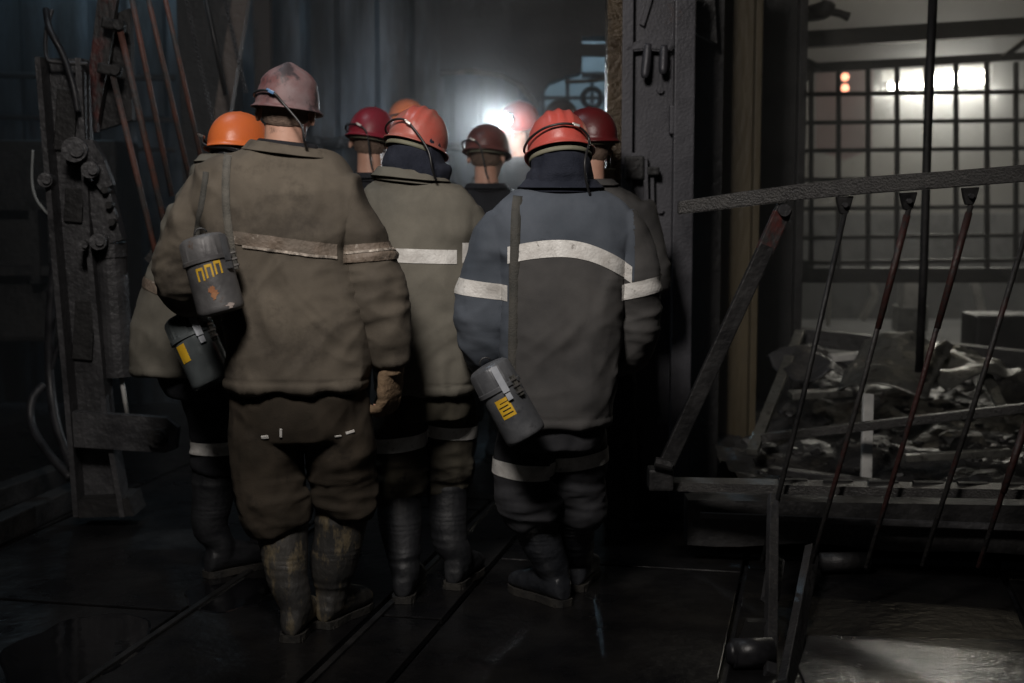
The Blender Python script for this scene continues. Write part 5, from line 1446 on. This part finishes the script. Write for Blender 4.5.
# ================================================================ light
def area(name, loc, target, size, power, color, sy=None, spread=None):
    d = bpy.data.lights.new(name, 'AREA'); d.energy = power; d.color = color; d.size = size
    if sy: d.shape = 'RECTANGLE'; d.size_y = sy
    if spread: d.spread = spread
    o = bpy.data.objects.new(name, d); COL.objects.link(o); o.location = loc
    o.rotation_euler = (V(target) - V(loc)).to_track_quat('-Z', 'Y').to_euler(); return o
def point(name, loc, power, color, r=.05):
    d = bpy.data.lights.new(name, 'POINT'); d.energy = power; d.color = color; d.shadow_soft_size = r
    o = bpy.data.objects.new(name, d); COL.objects.link(o); o.location = loc; return o
def spot(name, loc, target, power, color, ang, blend=.5, r=.03):
    d = bpy.data.lights.new(name, 'SPOT'); d.energy = power; d.color = color; d.spot_size = ang; d.spot_blend = blend; d.shadow_soft_size = r
    o = bpy.data.objects.new(name, d); COL.objects.link(o); o.location = loc
    o.rotation_euler = (V(target) - V(loc)).to_track_quat('-Z', 'Y').to_euler(); return o
# lamp over the shaft entrance, above and behind the photographer
area('shaft_lamp', (-.75, 1.7, 3.5), (-.2, 4.85, 1.5), .6, 22, (1.0, .93, .87), spread=math.radians(78))
area('shaft_lamp_cool', (-1.6, 5.6, 4.2), (-.6, 5.4, 1.2), .7, 5, (.80, .90, 1.0), spread=math.radians(110))
# bluish lamp at the far top left
point('gallery_lamp', at(68, -48, 8.4), 6, (.55, .82, 1.0), .10)
# head lamps
l7 = h7 @ V((0, .20, .032))
point('headlamp_glow', l7, 1.2, (.85, .94, 1.0), .03)
spot('headlamp_beam', l7, l7 + (h7.to_3x3() @ V((0, 1, -.15))), 26, (.85, .94, 1.0), math.radians(130), .8)
l6 = h6 @ V((0, .20, .032))
spot('headlamp_beam_back', l6, h7 @ V((0, .07, -.05)), 14, (.92, .96, 1.0), math.radians(50), .7)
l3 = h3 @ V((0, .20, .032)); spot('headlamp_beam_wall', l3, at(405, 96, 9.3), 26, (.72, .86, 1.0), math.radians(24), .9)
l4 = h4 @ V((0, .20, .032)); spot('headlamp_beam_wall', l4, at(330, 108, 9.3), 9, (.72, .86, 1.0), math.radians(36), .9)
# light inside the lit chamber
a = at(935, 92, 11.35)
area('tube_light', a, a + V((0, -1, -.35)), 1.0, 26, (1.0, .96, .84), .1)
point('chamber_lamp_warm', at(985, -80, 9.1), 13, (1.0, .86, .62), .15)
# blue-lit room behind the small grille
point('blue_room_lamp', at(575, 20, 10.4), 70, (.50, .78, 1.0), .12)
# haze: damp air in the shaft beyond the crowd
def haze(name, lo, hi, dens, col):
    b = NB(); c = (V(lo) + V(hi)) / 2; s = V(hi) - V(lo); box(b, c, s)
    m = bpy.data.materials.new(name); m.use_nodes = True; nt = m.node_tree
    for n in list(nt.nodes):
        if n.type != 'OUTPUT_MATERIAL': nt.nodes.remove(n)
    out = [n for n in nt.nodes if n.type == 'OUTPUT_MATERIAL'][0]
    vs = nt.nodes.new('ShaderNodeVolumeScatter'); vs.inputs['Density'].default_value = dens; vs.inputs['Color'].default_value = rgb(col); vs.inputs['Anisotropy'].default_value = .35
    nt.links.new(vs.outputs[0], out.inputs['Volume'])
    o = link('damp_haze', b, m); tag(o, 'pale damp haze hanging in the air behind the crowd', 'haze', kind='stuff')
haze('haze', (-5.4, 6.1, .02), (7.0, 12.3, 4.5), .037, (.95, .97, 1.0))
def lamp_halo(c, r, dens, lab='added ball of haze standing in for the glow round the white headlamp'):  # ball of thicker haze, added round a lamp to imitate its halo
    b = NB(); ball(b, c, (r, r, r), None, 32, 20)
    m = bpy.data.materials.new('lamp_halo'); m.use_nodes = True; nt = m.node_tree; L = nt.links
    for n in list(nt.nodes):
        if n.type != 'OUTPUT_MATERIAL': nt.nodes.remove(n)
    out = [n for n in nt.nodes if n.type == 'OUTPUT_MATERIAL'][0]
    vs = nt.nodes.new('ShaderNodeVolumeScatter'); vs.inputs['Color'].default_value = (.95, .98, 1, 1); vs.inputs['Anisotropy'].default_value = .3
    tc = nt.nodes.new('ShaderNodeTexCoord'); ln = nt.nodes.new('ShaderNodeVectorMath'); ln.operation = 'DISTANCE'; ln.inputs[1].default_value = (0, 0, r)
    L.new(tc.outputs['Object'], ln.inputs[0])
    mr = nt.nodes.new('ShaderNodeMapRange'); mr.inputs[1].default_value = r; mr.inputs[2].default_value = 0; mr.inputs[3].default_value = 0; mr.inputs[4].default_value = 1
    L.new(ln.outputs['Value'], mr.inputs[0])
    pw = nt.nodes.new('ShaderNodeMath'); pw.operation = 'POWER'; pw.inputs[1].default_value = 2; L.new(mr.outputs[0], pw.inputs[0])
    mu = nt.nodes.new('ShaderNodeMath'); mu.operation = 'MULTIPLY'; mu.inputs[1].default_value = dens; L.new(pw.outputs[0], mu.inputs[0])
    L.new(mu.outputs[0], vs.inputs['Density']); L.new(vs.outputs[0], out.inputs['Volume'])
    o = link('halo_cloud', b, m); tag(o, lab, 'lamp_halo', kind='stuff')
lamp_halo(l7 + V((-.10, -.12, 0)), .55, .5)  # added for the bloom of the lit headlamp
lamp_halo(at(935, 84, 11.3), .95, .45, 'added ball of haze standing in for the halo round the fluorescent lamp')  # added for the soft glow round the tubes
w = bpy.data.worlds.new('World'); scene.world = w; w.use_nodes = True
w.node_tree.nodes['Background'].inputs[0].default_value = (.30, .36, .45, 1); w.node_tree.nodes['Background'].inputs[1].default_value = .02
# ================================================================ camera
cd = bpy.data.cameras.new('Camera'); cd.sensor_width = 36; cd.lens = 36 * F / 1024; cd.clip_start = .05
cd.dof.use_dof = True; cd.dof.focus_distance = 4.75; cd.dof.aperture_fstop = 1.9
cam = bpy.data.objects.new('Camera', cd); COL.objects.link(cam); cam.location = CAM; cam.rotation_euler = (PI / 2 - PITCH, 0, 0)
scene.camera = cam
scene.view_settings.view_transform = 'Standard'; scene.view_settings.look = 'None'; scene.view_settings.gamma = 1.0
scene.view_settings.use_curve_mapping = False; scene.view_settings.exposure = 0.0
scene.cycles.volume_bounces = 1; scene.cycles.max_bounces = 6; scene.cycles.use_denoising = True
